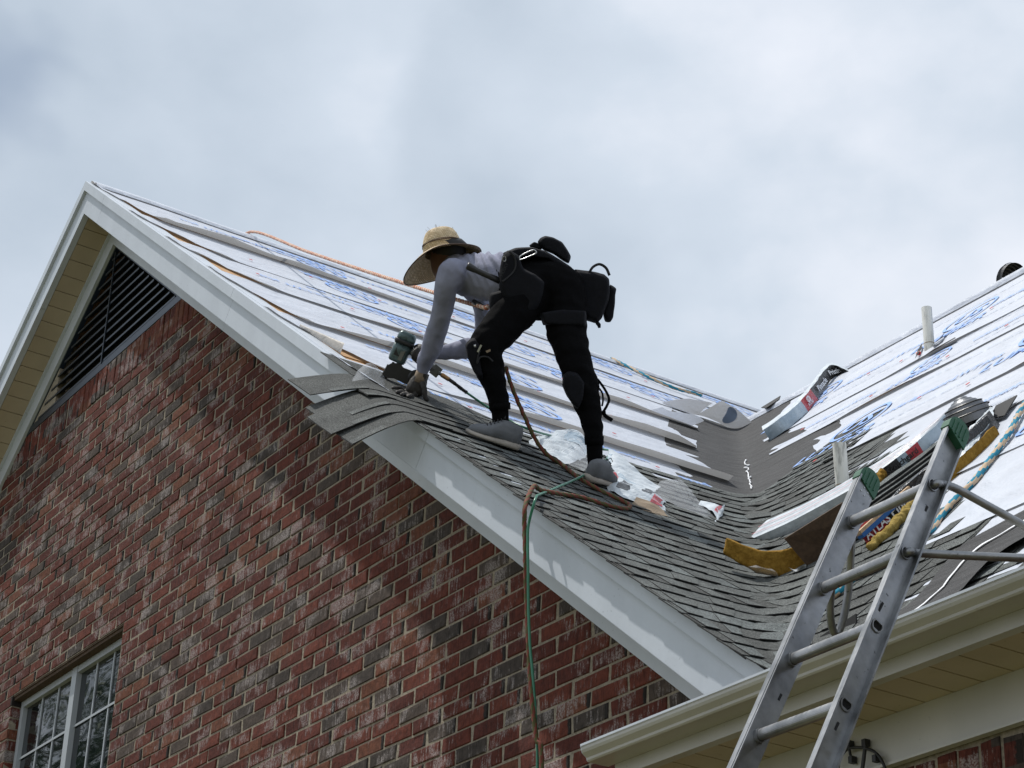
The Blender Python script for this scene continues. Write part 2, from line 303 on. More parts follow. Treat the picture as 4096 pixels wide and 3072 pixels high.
class MB:
    def __init__(s): s.V = []; s.F = []; s.MI = []
    def add(s, V, F, mi=0):
        k = len(s.V); s.V += [tuple(v) for v in V]; s.F += [tuple(i + k for i in f) for f in F]; s.MI += [mi] * len(F); return s
    def hexa(s, p, mi=0):                                    # 8 corners: bottom loop 0-3, top loop 4-7
        return s.add(p, [(3, 2, 1, 0), (4, 5, 6, 7), (0, 1, 5, 4), (1, 2, 6, 5), (2, 3, 7, 6), (3, 0, 4, 7)], mi)
    def box(s, a, b, mi=0):
        (x0, y0, z0), (x1, y1, z1) = a, b
        return s.hexa([(x0, y0, z0), (x1, y0, z0), (x1, y1, z0), (x0, y1, z0), (x0, y0, z1), (x1, y0, z1), (x1, y1, z1), (x0, y1, z1)], mi)
    def obox(s, c, ax, ay, az, hx, hy, hz, mi=0):
        c, ax, ay, az = (np.array(v, float) for v in (c, ax, ay, az)); p = []
        for k in (-1, 1):
            for i, j in ((-1, -1), (1, -1), (1, 1), (-1, 1)): p.append(c + ax * hx * i + ay * hy * j + az * hz * k)
        return s.hexa(p, mi)
    def prism(s, poly, vec, mi=0):                           # polygon of 3d points pushed along vec
        n = len(poly); v = np.array(vec, float); P = [np.array(p, float) for p in poly]
        return s.add(P + [p + v for p in P], [tuple(range(n))[::-1], tuple(range(n, 2 * n))] + [(i, (i + 1) % n, n + (i + 1) % n, n + i) for i in range(n)], mi)
    def tube(s, pts, r, n=10, mi=0, cap=True, sq=1):
        pts = [np.array(p, float) for p in pts]; rs = r if hasattr(r, '__len__') else [r] * len(pts); rings = []; up = None
        for i, p in enumerate(pts):
            t = pts[min(i + 1, len(pts) - 1)] - pts[max(i - 1, 0)]; t = t / (np.linalg.norm(t) + 1e-9)
            if up is None: up = np.array((0, 0, 1.)) if abs(t[2]) < .9 else np.array((1., 0, 0))
            a = np.cross(t, up); a /= np.linalg.norm(a) + 1e-9; b = np.cross(a, t); up = b
            rings.append([p + (a * math.cos(q) + b * math.sin(q) * sq) * rs[i] for q in [2 * math.pi * k / n for k in range(n)]])
        V = [v for rg in rings for v in rg]; F = [(i * n + k, i * n + (k + 1) % n, (i + 1) * n + (k + 1) % n, (i + 1) * n + k) for i in range(len(pts) - 1) for k in range(n)]
        if cap: F += [tuple(range(n))[::-1], tuple(range((len(pts) - 1) * n, len(pts) * n))]
        return s.add(V, F, mi)
    def lathe(s, c, ax, prof, n=24, mi=0, cap=True):         # prof: (distance along ax, radius)
        c = np.array(c, float); ax = np.array(ax, float); ax /= np.linalg.norm(ax)
        a = np.cross(ax, (0, 0, 1.) if abs(ax[2]) < .9 else (1., 0, 0)); a /= np.linalg.norm(a); b = np.cross(ax, a)
        V = [c + ax * h + (a * math.cos(2 * math.pi * k / n) + b * math.sin(2 * math.pi * k / n)) * r for h, r in prof for k in range(n)]
        F = [(i * n + k, i * n + (k + 1) % n, (i + 1) * n + (k + 1) % n, (i + 1) * n + k) for i in range(len(prof) - 1) for k in range(n)]
        if cap: F += [tuple(range(n))[::-1], tuple(range((len(prof) - 1) * n, len(prof) * n))]
        return s.add(V, F, mi)
    def build(s, name, mats, parent=None, smooth=False, kind=None, label=None):
        o = link(name, None if False else mesh(s.V, s.F, mats, s.MI, smooth, o=ORG[parent] if parent is not None else (0, 0, 0)), parent)
        if kind: o['kind'] = kind
        if label: o['label'] = label
        return o
def spline(P, n=8):
    P = [np.array(p, float) for p in P]; P = [2 * P[0] - P[1]] + P + [2 * P[-1] - P[-2]]; o = []
    for i in range(1, len(P) - 2):
        for k in range(n):
            t = k / n; a, b, c, d = P[i - 1:i + 3]
            o.append(.5 * ((2 * b) + (c - a) * t + (2 * a - 5 * b + 4 * c - d) * t * t + (3 * b - a - 3 * c + d) * t ** 3))
    o.append(P[-2]); return o
def nz(x, y=0., z=0.): return noise.noise(Vector((x, y, z)))
_fc = {}
def text_tris(txt, bold=0.0):
    k = (txt, bold)
    if k in _fc: return _fc[k]
    c = bpy.data.curves.new('t', 'FONT'); c.body = txt; c.size = 1; c.resolution_u = 2; c.offset = bold; c.align_x = 'CENTER'; c.align_y = 'CENTER'
    o = bpy.data.objects.new('t', c); COL.objects.link(o); bpy.context.view_layer.update()
    me = bpy.data.meshes.new_from_object(o.evaluated_get(bpy.context.evaluated_depsgraph_get()))
    V = np.array([v.co[:] for v in me.vertices]).reshape(-1, 3); F = [tuple(p.vertices) for p in me.polygons]
    bpy.data.objects.remove(o); bpy.data.curves.remove(c); bpy.data.meshes.remove(me); _fc[k] = (V, F); return V, F
def add_text(mb, txt, c, ux, uy, size, mi=0, bold=0.0, fn=None, sx=1.0):
    V, F = text_tris(txt, bold); c = np.array(c, float); ux = np.array(ux, float); uy = np.array(uy, float)
    P = [c + ux * v[0] * size * sx + uy * v[1] * size for v in V]
    if fn: P = [fn(*p) for p in P]
    mb.add(P, F, mi)
def grid(fn, us, vs, flip=False):
    V = [fn(u, v) for u in us for v in vs]; n = len(vs)
    F = [(i * n + j, (i + 1) * n + j, (i + 1) * n + j + 1, i * n + j + 1) for i in range(len(us) - 1) for j in range(n - 1)]
    return V, ([f[::-1] for f in F] if flip else F)
def two_sided(mb, fn, us, vs, th=.0015, m0=0, m1=1, flip=False):
    """a thin sheet with a front and a back skin and closed edges"""
    us, vs = list(us), list(vs); nu, nv = len(us), len(vs)
    P = np.array([[fn(u, v) for v in vs] for u in us]); du = np.gradient(P, axis=0); dv = np.gradient(P, axis=1); Nn = np.cross(du, dv); Nn /= np.linalg.norm(Nn, axis=2, keepdims=True) + 1e-12
    if flip: Nn = -Nn
    Q = P - Nn * th; k = nu * nv; idx = lambda i, j: i * nv + j
    F0 = [(idx(i, j), idx(i + 1, j), idx(i + 1, j + 1), idx(i, j + 1)) for i in range(nu - 1) for j in range(nv - 1)]
    F1 = [tuple(a + k for a in f[::-1]) for f in F0]
    if flip: F0 = [f[::-1] for f in F0]; F1 = [f[::-1] for f in F1]
    E = []
    if not th:
        base = len(mb.V); mb.V += [tuple(v) for v in P.reshape(-1, 3)]; mb.F += [tuple(q_ + base for q_ in f) for f in F0]; mb.MI += [m0] * len(F0); return
    ring = [(i, 0) for i in range(nu)] + [(nu - 1, j) for j in range(1, nv)] + [(i, nv - 1) for i in range(nu - 2, -1, -1)] + [(0, j) for j in range(nv - 2, 0, -1)]
    for a, b_ in zip(ring, ring[1:] + ring[:1]):
        f = (idx(*a), idx(*a) + k, idx(*b_) + k, idx(*b_)); E.append(f[::-1] if flip else f)
    base = len(mb.V); mb.V += [tuple(v) for v in P.reshape(-1, 3)] + [tuple(v) for v in Q.reshape(-1, 3)]
    mb.F += [tuple(a + base for a in f) for f in F0 + F1 + E]; mb.MI += [m0] * len(F0) + [m1] * len(F1) + [m0] * len(E)
# ================================================================== GROUND
g = MB(); g.box((-160, -160, -.3), (160, 160, 0)); tag(g.build('lawn', 'grass'), kind='structure')

# ================================================================== HOUSE
house = thing('brick_house', 'two storey red brick house with steep gable and half stripped roof under repair', 'house', (-8, 0, 0))
def ztop(x): return RZ - .262 - abs(x - RX) * TG + .04
WL, WR, WZ0, WZ1 = -13.93, -12.10, 4.40, BZ0                # upper window opening
XE = -5.32                                                   # right end of the gable wall
VZ = 8.432                                                   # foot of the gable vent
wall = MB()
def slab(xa, xb, za, zb): wall.box((xa, .0015, za), (xb, .11, zb))
slab(-20.7, WL - .012, 0, 3.8); slab(WR, XE, 0, 4.0); slab(WL, WR, 0, WZ0); slab(WL, WR, WZ1, VZ)
def poly(P): wall.prism([(x, .0015, z) for x, z in P], (0, .108, 0))
poly([(-20.7, 3.8), (WL - .012, 3.8), (WL - .012, ztop(WL)), (-20.7, ztop(-20.7))])
poly([(WR, 4.0), (XE, 4.0), (XE, 4.01), (-5.78, 4.01), (-11.55, ztop(-11.55)), (-11.55, VZ), (WR, VZ)])
gw = wall.build('gable_wall', 'mortar', house)
bm_var = []
for k in range(18):
    j = lambda a: random.uniform(-a, a); h = (BH - .0105) / 2; l = (BL - .0105) / 2
    e1, e2 = random.choice((0, 0, .004, .009)), random.choice((0, 0, .003, .007)); V = [(-l + e1 + j(.004), j(.0025), -h + j(.003)), (l - e2 + j(.005), j(.0025), -h + j(.003)), (l - e2 + j(.005), j(.0025), h + j(.003)), (-l + e1 + j(.004), j(.0025), h + j(.003))]
    V += [(-l, .095, -h), (l, .095, -h), (l, .095, h), (-l, .095, h)]
    # one bevelled front ring keeps the arrises worn
    inner = [(v[0] * .955, v[1] - .0035, v[2] * .88) for v in V[:4]]
    VV = inner + V
    F = [(0, 1, 2, 3)] + [(4 + i, 4 + (i + 1) % 4, (i + 1) % 4, i) for i in range(4)] + [(4 + i, 8 + i, 8 + (i + 1) % 4, 4 + (i + 1) % 4) for i in range(4)]
    bm_var.append(mesh(VV, F, 'brick'))
def visible(x, z, y=0):
    d = np.array((x, y, z)) - CAM; c = d @ CF; u = 2048 + FPX * (d @ CR) / c; v = 1536 - FPX * (d @ CU) / c
    return (-60 < u < 4160 and -60 < v < 3130), c
cells = []
row0 = -80
for k in range(-80, 25):
    z = BZ0 + (k + .5) * BH; off = (((k + 80) % 2) * BL / 2)
    if z < .05: continue
    i0 = int(math.floor((-20.7 + off + 40) / BL))
    for i in range(i0, i0 + 62):
        xa = i * BL - off - 40; xb = xa + BL
        if xa > XE or xb < -20.7: continue
        xb = min(xb, XE + .01)
        seg = [(xa, xb)]
        if WZ0 - .02 < z < WZ1:
            seg = []
            if xa < WL: seg.append((xa, min(xb, WL)))
            if xb > WR: seg.append((max(xa, WR), xb))
        for a, b_ in seg:
            if b_ - a < .03: continue
            c = (a + b_) / 2
            if z + BH * .5 > ztop(c) + (.06 if abs(c - RX) > 1 else 0): continue
            cells.append((c, z, b_ - a))
zs = VZ - .12; x = -15.0
soldier = []
while x < -11.2:
    if ztop(x) > VZ - .2: soldier.append((x, zs))
    x += .0775
vis = sorted([(visible(c[0], c[1])[1], n_) for n_, c in enumerate(cells) if visible(c[0], c[1])[0]])
single = {n_ for d, n_ in vis[:300]}
rest = MB()
for n_, (c, z, w) in enumerate(cells):
    me = bm_var[random.randrange(18)]; sc = (w - .0105) / (BL - .0105); y = random.uniform(-.002, .003); tw = random.uniform(-.006, .006)
    if n_ in single:
        o = link('brick', me, gw, (c, y, z)); o.scale = (sc, 1, 1); o.rotation_euler = (0, tw, 0)
    else: rest.add([(v.co.x * sc + c, v.co.y + y, v.co.z + z + v.co.x * tw) for v in me.vertices], [tuple(p.vertices) for p in me.polygons])
rest.build('brick', 'brick', gw, kind='stuff')
so = MB()
for x, z in soldier:
    me = bm_var[random.randrange(18)]; y = random.uniform(-.006, .004)
    so.add([(x + v.co.z, v.co.y + y, z + v.co.x * .93) for v in me.vertices], [tuple(p.vertices) for p in me.polygons])
so.build('soldier_brick', 'brick', gw, kind='stuff')

# right hand wall under the main eave
rw = MB(); rw.box((XE, .006, 0), (3, .11, 3.95)); rw.box((2.9, .11, 0), (3, 9, 3.95)); rw.box((-20.7, .11, 0), (-20.6, 9, 3.9)); rw.box((-20.6, 8.9, 0), (2.9, 9, 3.9)); rwo = rw.build('eave_wall', 'mortar', house)
q = MB()
x = XE + .05
while x < 2.9:
    me = bm_var[random.randrange(18)]; w = random.uniform(.93, 1.0)
    V = [(x + v.co.z * 1.25, v.co.y + random.uniform(-.003, .003), 3.61 + v.co.x * w) for v in me.vertices]; Fq = [tuple(p.vertices) for p in me.polygons]
    if -5.2 < x < -4.4: link('soldier_brick', mesh(V, Fq, 'brick', o=ORG[rwo]), rwo)
    else: q.add(V, Fq)
    x += .1
for k in range(0, 44):
    z = 3.475 - (k + .5) * BH
    for i in range(32):
        c = XE + (k % 2) * BL / 2 + (i + .5) * BL; me = bm_var[random.randrange(18)]
        q.add([(v.co.x + c, v.co.y, v.co.z + z) for v in me.vertices], [tuple(p.vertices) for p in me.polygons])
q.build('brick', 'brick', rwo, kind='stuff')

# ---- gable trim: rakes, soffits, friezes
def rk(side, s, n_, y): return np.array((RX + side * s * CO + side * n_ * SI, y, RZ - s * SI + n_ * CO))
def rake_piece(mb, side, s0, s1, na, nb, ya, yb, cut=None):
    P = [rk(side, s0, na, ya), rk(side, s1, na, ya), rk(side, s1, nb, ya), rk(side, s0, nb, ya)]
    if s0 <= .001:                                           # plumb joint at the apex
        P[0] = np.array((RX, ya, RZ + na / CO)); P[3] = np.array((RX, ya, RZ + nb / CO))
    if cut is not None:                                      # level cut at the foot
        for i, n_ in ((1, na), (2, nb)):
            s = (RZ + n_ * CO - cut) / SI; P[i] = rk(side, s, n_, ya)
    mb.prism(P if side > 0 else P[::-1], (0, yb - ya, 0))
def sofp(px, py, y=-.3): return (onY(px, py, y)[0] - RX) / CO
t_j = [0, sofp(420, 782), sofp(936, 1159), sofp(1720, 1745), 9.6]
f_j = [0, sofp(412, 830) - .02, sofp(930, 1200), sofp(1703, 1800), 9.6]
for side in (1, -1):
    js = t_j if side > 0 else [0, 1.05, 3.9, 6.8, 9.6]
    base = MB(); rake_piece(base, side, 0, 9.6, -.055, -.20, -.262, -.235, 4.09)
    ra = base.build('rake_board', 'pine', house)
    for a, b_ in zip(js, js[1:]):
        p = MB(); last = b_ > 9.5
        rake_piece(p, side, a + (.001 if a else 0), b_ - .0015, .004, -.058, -.302, -.262, 4.09 if last else None)
        rake_piece(p, side, a + (.001 if a else 0), b_ - .0015, .006, .001, -.2615, -.16, 4.09 if last else None)
        p.build('drip_trim', 'white', ra)
    js = f_j if side > 0 else [0, .98, 3.7, 6.6, 9.6]
    for a, b_ in zip(js, js[1:]):
        p = MB(); last = b_ > 9.5
        rake_piece(p, side, a + (.001 if a else 0), b_ - .0015, -.0585, -.207, -.279, -.2625, 4.09 if last else None)
        rake_piece(p, side, a + (.001 if a else 0), b_ - .0015, -.2075, -.2095, -.279, -.235, 4.09 if last else None)
        p.build('fascia_cover', 'white', ra)
    so_ = MB(); rake_piece(so_, side, 0, 9.5, -.196, -.200, -.23, 0.0, 4.12); sf = so_.build('soffit', 'cream', house)
    s = .14 if side < 0 else .2
    while s < (9.3 if side < 0 else 8.9):
        for w0, w1 in ((s, s + .127),):
            p = MB(); rake_piece(p, side, w0, w1, -.2005, -.208, -.232, -.028); p.build('soffit_panel', 'cream', sf)
        s += .1335
    fr = MB(); rake_piece(fr, side, 0, 9.3, -.2085, -.345, -.028, .0055, 4.25); fr.build('frieze_board', 'white', house)
    fr = MB(); rake_piece(fr, side, .05, 9.3, -.2085, -.222, -.05, -.0285, 4.25); fr.build('soffit_moulding', 'white', house)

# ---- gable vent
vz, vh = VZ + .012, .98; vx = RX + .03; hw = vh / TG
vent = MB(); vent.prism([(vx - hw - .1, .10, vz), (vx + hw + .1, .10, vz), (vx, .10, vz + vh + .08)], (0, .02, 0)); vent_o = vent.build('gable_vent', 'darkvoid', house)  # black board painted as the unlit space behind the slats
p = MB(); p.box((vx - hw - .12, -.006, VZ - .002), (vx + hw + .12, .03, VZ + .055)); p.build('vent_sill', 'louvre', vent_o)
for k in range(12):
    z = vz + .055 + k * .0775; w = (vz + vh - z) / TG - .03
    if w < .05: break
    p = MB(); a = (0, .055, .045); P = [(vx - w, -.002, z), (vx + w, -.002, z), (vx + w, .002, z - .003), (vx - w, .002, z - .003)]
    p.prism(P, (0, .058, .052)); p.box((vx - w, -.0035, z - .004), (vx + w, -.0005, z + .012)); p.build('slat', 'louvre', vent_o)
for sd in (1, -1):
    p = MB(); rake_piece(p, sd, .05, 2.1, -.34, -.362, -.004, .03); p.build('vent_edge', 'louvre', vent_o)
p = MB(); p.box((vx - .012, -.012, vz + .04), (vx + .0, -.004, vz + vh - .03)); p.build('vent_rod', 'louvre', vent_o)

# ---- window
wy = .085
wn_ = MB(); wn_.box((WL, .13, WZ0), (WR, .16, WZ1)); wo = wn_.build('window', 'darkvoid', house)
def bar(a, b_, name='window_frame', m_='vinyl'):
    p = MB(); p.box(a, b_); return p.build(name, m_, wo)
bar((WL, .004, WZ1 - .012), (WR, .10, WZ1 - .001), 'lintel', 'board'); bar((WL, .012, WZ1 - .034), (WR, .10, WZ1 - .0125), 'lintel_packing', 'board')
zt_ = WZ1 - .036; mx = -12.985
for a, b_ in (((WL, wy - .02, WZ0), (WL + .05, .13, zt_)), ((WR - .045, wy - .02, WZ0), (WR, .13, zt_)), ((mx - .045, wy - .025, WZ0), (mx + .035, .13, zt_)), ((WL + .05, wy - .02, zt_ - .045), (mx - .045, .13, zt_)), ((mx + .035, wy - .02, zt_ - .045), (WR - .045, .13, zt_))): bar(a, b_)
zm_ = 5.33
for xa, xb in ((WL + .05, mx - .045), (mx + .035, WR - .045)):
    bar((xa, wy - .018, zm_ - .03), (xb, .12, zm_ + .035), 'meeting_rail')
    w = (xb - xa)
    for z0_, z1_ in ((zm_ + .035, zt_ - .045), (WZ0, zm_ - .03)):
        g_ = MB(); g_.box((xa, wy + .012, z0_), (xb, wy + .02, z1_)); g_.build('pane', 'glass', wo)
        for i in (1, 2): bar((xa + w * i / 3 - .008, wy + .004, z0_), (xa + w * i / 3 + .008, wy + .0115, z1_), 'glazing_bar')
        zz = z0_ + (z1_ - z0_) * .55
        bar((xa, wy + .001, zz - .008), (xb, wy + .0035, zz + .008), 'glazing_bar')
bar((WL - .0, -.02, WZ0 - .06), (WR, .13, WZ0 - .001), 'window_sill', 'mortar')

# ---- main eave: fascia, soffit, frieze, gutter
XG0 = onY(2325, 2980, -.43)[0]
p = MB(); p.box((XG0 + .04, -.3025, 3.915), (3, -.262, 3.9665)); p.build('eave_fascia', 'gutter', house)
p = MB(); p.box((XG0 + .06, -.2615, 3.925), (3, 0.004, 3.935)); es = p.build('eave_soffit', 'cream', house)
x = XG0 + .07
while x < 2.9:
    p = MB(); p.box((x, -.2615, 3.917), (x + .126, -.022, 3.9245)); p.box((x + .126, -.2615, 3.9215), (x + .134, -.022, 3.9246)); p.build('soffit_panel', 'cream', es); x += .134
p = MB(); p.box((-6.3, -.022, 3.742), (3, -.0035, 3.9165)); p.box((-6.3, -.034, 3.742), (3, -.0221, 3.752)); p.build('eave_frieze', 'gutter', house)
prof = [(-.303, 4.028), (-.303, 3.967), (-.396, 3.967), (-.402, 3.972), (-.404, 3.981), (-.413, 3.988), (-.424, 3.996), (-.429, 4.006), (-.43, 4.016), (-.4315, 4.0165), (-.4315, 4.027), (-.418, 4.027), (-.418, 4.022), (-.428, 4.021), (-.4275, 4.006), (-.4215, 3.998), (-.411, 3.990), (-.402, 3.983), (-.399, 3.974), (-.395, 3.970), (-.306, 3.970), (-.306, 4.028)]
gt = MB(); n_ = len(prof)
gt.add([(XG0, y, z) for y, z in prof] + [(3.02, y, z) for y, z in prof], [(i, (i + 1) % n_, n_ + (i + 1) % n_, n_ + i)[::-1] for i in range(n_)])
gto = gt.build('gutter', 'gutter', house, smooth=False)
capP = prof[:12] ; p = MB(); p.prism([(XG0 - .003, y, z) for y, z in prof[:11]], (.003, 0, 0)); p.build('gutter_end_cap', 'white', gto)
p = MB(); p.box((XG0 - .001, -.434, 4.0195), (3.02, -.4165, 4.0285)); p.build('gutter_lip', 'white', gto)

# ================================================================== ROOF DECKS
def gpl(P, h, side=1): 
    out = []
    for y, s in P:
        v = gp(y, s, h)
        if side < 0: v[0] = 2 * RX - v[0]
        out.append(v)
    return out
groof = MB(); P = gpl([(-.26, 0), (7.5, 0), (7.5, 2.6), (4.6, 2.15), (4.6, 9.7), (-.26, 9.7)], -.004); groof.prism([v for v in P], NG * -.018); gro = groof.build('gable_roof', 'osb', house)
lro = MB(); P = gpl([(-.26, 0), (9, 0), (9, 9.7), (-.26, 9.7)], -.004, -1); lro.prism(P[::-1], (NG * (-.018)) * np.array((-1, 1, 1))); lroo = lro.build('far_gable_slope', 'osb', house)
p = MB(); P = gpl([(-.25, .01), (9, .01), (9, 9.7), (-.25, 9.7)], .004, -1); p.prism(P[::-1], (NG * (-.004)) * np.array((-1, 1, 1))); p.build('underlayment', 'ul', lroo)
mroof = MB(); P = [mp_(x, r, -.004) for x, r in [(-5.40, .04), (3, .04), (3, 6.67), (-11.6, 6.67)]]; mroof.prism(P[::-1], NM * -.018); mro = mroof.build('main_roof', 'osb', house)
p = MB(); yr = 4.45; zr = 8.67; P = [(-11.6, yr, zr), (3, yr, zr), (3, 9.2, zr - (9.2 - yr) * MS), (-16, 9.2, zr - (9.2 - yr) * MS)]; p.prism(P, (0, -.01, -.02)); p.build('rear_slope', 'ul', house)
# deck boards showing where the sheets are peeled back along the rake
for a, b_ in ((1.0, 1.32), (2.1, 2.9), (2.9, 3.5), (3.5, 4.2), (4.2, 4.95)):
    p = MB(); y1 = random.uniform(.2, .4); P = [gp(-.262, a + .003, 0), gp(y1, a + .003, 0), gp(y1, b_ - .003, 0), gp(-.262, b_ - .003, 0)]; p.prism([v - NG * .0035 for v in P], NG * .006); p.build('deck_board', 'osb', gro)
# ================================================================== contours that run over the gable slope, bend through the valley and on over the main slope
def Py(z, y, c):
    yy = max(y, -.3); b = zm(yy); a = z - c / max(z - b, 1e-6); return np.array((xg(a), y, z))
def Px(z, x, c):
    a = zg(x); b = z - c / max(z - a, 1e-6); return np.array((x, ym(b), z))
def nrm(P, c):
    A = P[2] - zg(P[0]); Bq = P[2] - zm(max(P[1], -.3)); n_ = np.array((max(Bq, 0) * TG, -max(A, 0) * MS, max(A, 0) + max(Bq, 0) + 1e-9)); return n_ / np.linalg.norm(n_)
_cc = {}
def contour(z, c=.0025):
    k = (round(z, 4), c)
    if k in _cc: return _cc[k]
    rc = math.sqrt(c); yv = ym(z - rc); xv = xg(z - rc); pts = []; kd = []
    if yv > -.33:
        for y in list(np.arange(-1.1, yv - .02, .04)) + [yv]: pts.append(Py(z, y, c))
        nv = len(pts)
    else:
        xv = max(xv, -5.4); nv = 0
    for x in list(np.arange(xv + .01, xv + .5, .03)) + list(np.arange(xv + .5, 3.2, .08)): pts.append(Px(z, x, c))
    pts = np.array(pts); s = np.concatenate([[0], np.cumsum(np.linalg.norm(np.diff(pts, axis=0), axis=1))])
    _cc[k] = (pts, s, nv); return _cc[k]
def key_at(z, s_, c=.0025):
    pts, s, nv = contour(z, c); i = np.searchsorted(s, s_); i = min(i, len(s) - 1)
    return ('y', float(np.interp(s_, s[:nv], pts[:nv, 1]))) if i < nv else ('x', float(np.interp(s_, s, pts[:, 0])))
def s_of(z, key, c=.0025):
    pts, s, nv = contour(z, c)
    if key[0] == 'y' and nv: return float(np.interp(key[1], pts[:nv, 1], s[:nv]))
    return float(np.interp(key[1], pts[nv:, 0], s[nv:]))
def P_s(z, s_, c=.0025):
    pts, s, nv = contour(z, c); return np.array([np.interp(s_, s, pts[:, i]) for i in range(3)])
def place(z, s_, lift, droop, c=.0025):
    P = P_s(z, s_, c); n_ = nrm(P, c)
    P = P + n_ * lift
    d = -.31 - P[1]
    if d > 0:
        k = droop
        P = P + np.array((k * d * .03, 0, -k * .43 * (math.sqrt(d * d + .013) - .114)))
    return P
DZ = .0869
def strip(name, parent, zk, kA, kB, rows, lifts, th=.0045, mats=('sh1', 'asph'), droop=2.0, step=.09, c=.0025, obj=True, mb=None, wob=0., tabs=(), mt=2):
    m_ = mb or MB()
    sA, sB = s_of(zk, kA, c), s_of(zk, kB, c); n_ = max(2, int((sB - sA) / step) + 1)
    def g_(rw, lf, a, b_, th_, mi):
        G_ = []
        for r, l in zip(rw, lf):
            z = zk + r * DZ; p, q_ = s_of(z, kA, c), s_of(z, kB, c)
            if q_ - p < .02: q_ = p + .02
            G_.append([place(z, p + (q_ - p) * t, l + wob * nz(z * 9, (p + (q_ - p) * t) * 3.1, zk * 5), droop, c) for t in np.linspace(a, b_, max(2, int(n_ * (b_ - a)) + 1))])
        nu, nr = len(G_[0]), len(G_); V = [v for r in G_ for v in r]
        nn = [nrm(np.array(v), c) for v in V]; V2 = [v - w * th_ for v, w in zip(V, nn)]; k = len(V); F = []; MI = []
        for i in range(nr - 1):
            for j in range(nu - 1):
                F.append((i * nu + j, i * nu + j + 1, (i + 1) * nu + j + 1, (i + 1) * nu + j)); MI.append(mi)
                F.append((k + i * nu + j, k + (i + 1) * nu + j, k + (i + 1) * nu + j + 1, k + i * nu + j + 1)); MI.append(1)
        for j in range(nu - 1):
            F.append((j, k + j, k + j + 1, j + 1)); MI.append(1)
            t_ = (nr - 1) * nu; F.append((t_ + j, t_ + j + 1, k + t_ + j + 1, k + t_ + j)); MI.append(1)
        for i in range(nr - 1):
            F.append((i * nu, (i + 1) * nu, k + (i + 1) * nu, k + i * nu)); MI.append(1)
            e_ = nu - 1; F.append((i * nu + e_, k + i * nu + e_, k + (i + 1) * nu + e_, (i + 1) * nu + e_)); MI.append(1)
        kk = len(m_.V); m_.V += [tuple(v) for v in V + V2]; m_.F += [tuple(x_ + kk for x_ in f) for f in F]; m_.MI += MI
    g_(rows, lifts, 0, 1, th, 0)
    for a, b_ in tabs: g_([-.02, .5, .97], [lifts[0] + .0042, lifts[0] * .62 + .0042, lifts[0] * .2 + .0042], a, b_, .0042, mt)
    if obj: return m_.build(name, list(mats) if len(mats) == 3 else list(mats) + [random.choice(('sh1', 'sh2', 'sh3', 'sh1'))], parent)
def rtabs():
    t = random.uniform(0, .1); o = []
    while t < .97:
        w = random.uniform(.1, .19); o.append((t, min(t + w, 1.0))); t += w + random.uniform(.08, .16)
    return [x_ for x_ in o if x_[1] - x_[0] > .03]

# ------------------------------------------------------------------ felt in the valley
ft = MB(); c0 = .0012
zs_ = np.linspace(6.30, 8.655, 34)
FR = [(5.9, 1.9), (5.42, 2.06), (4.9, 2.34), (4.08, 2.79), (3.12, 3.40), (2.02, 4.10)]
def felt_y(s): 
    f = sorted(FR); return float(np.interp(s, [a for a, b_ in f], [b_ for a, b_ in f]))
def felt_x(z):
    r = (z - 3.99) * MH / MS; return float(np.interp(r, [3.2, 4.02, 4.72, 5.3, 6.6], [-8.25, -8.5, -9.1, -10.05, -11.1]))
def ffn(z, t):
    s0 = s_of(z, ('y', min(felt_y((RZ - z) / SI) - .25, ym(z - math.sqrt(c0)) - .05)), c0); s1 = s_of(z, ('x', felt_x(z) + .3), c0)
    P = P_s(z, s0 + (s1 - s0) * t, c0); return P + nrm(P, c0) * (.002 + .006 * abs(nz(z * 2.2, t * 3, 3)) + .006 * max(0, nz(z * 11 + t * 3, t * 2, 8)))
two_sided(ft, ffn, zs_, np.linspace(0, 1, 40), .003, 0, 0, flip=True)
felt = ft.build('valley_felt', ['felt'], mro, smooth=True)
p = MB(); pts = []
for z in np.linspace(6.66, 7.42, 26):
    P = P_s(z, contour(z, c0)[1][contour(z, c0)[2]], c0); pts.append(P + nrm(P, c0) * .012 + np.array((nz(z * 21) * .035, nz(z * 17, 5) * .03, 0)))
p.tube(pts, [.0035 + .004 * abs(nz(i * 1.7)) for i in range(len(pts))], 5); p.build('talc_line', 'ltr', felt)

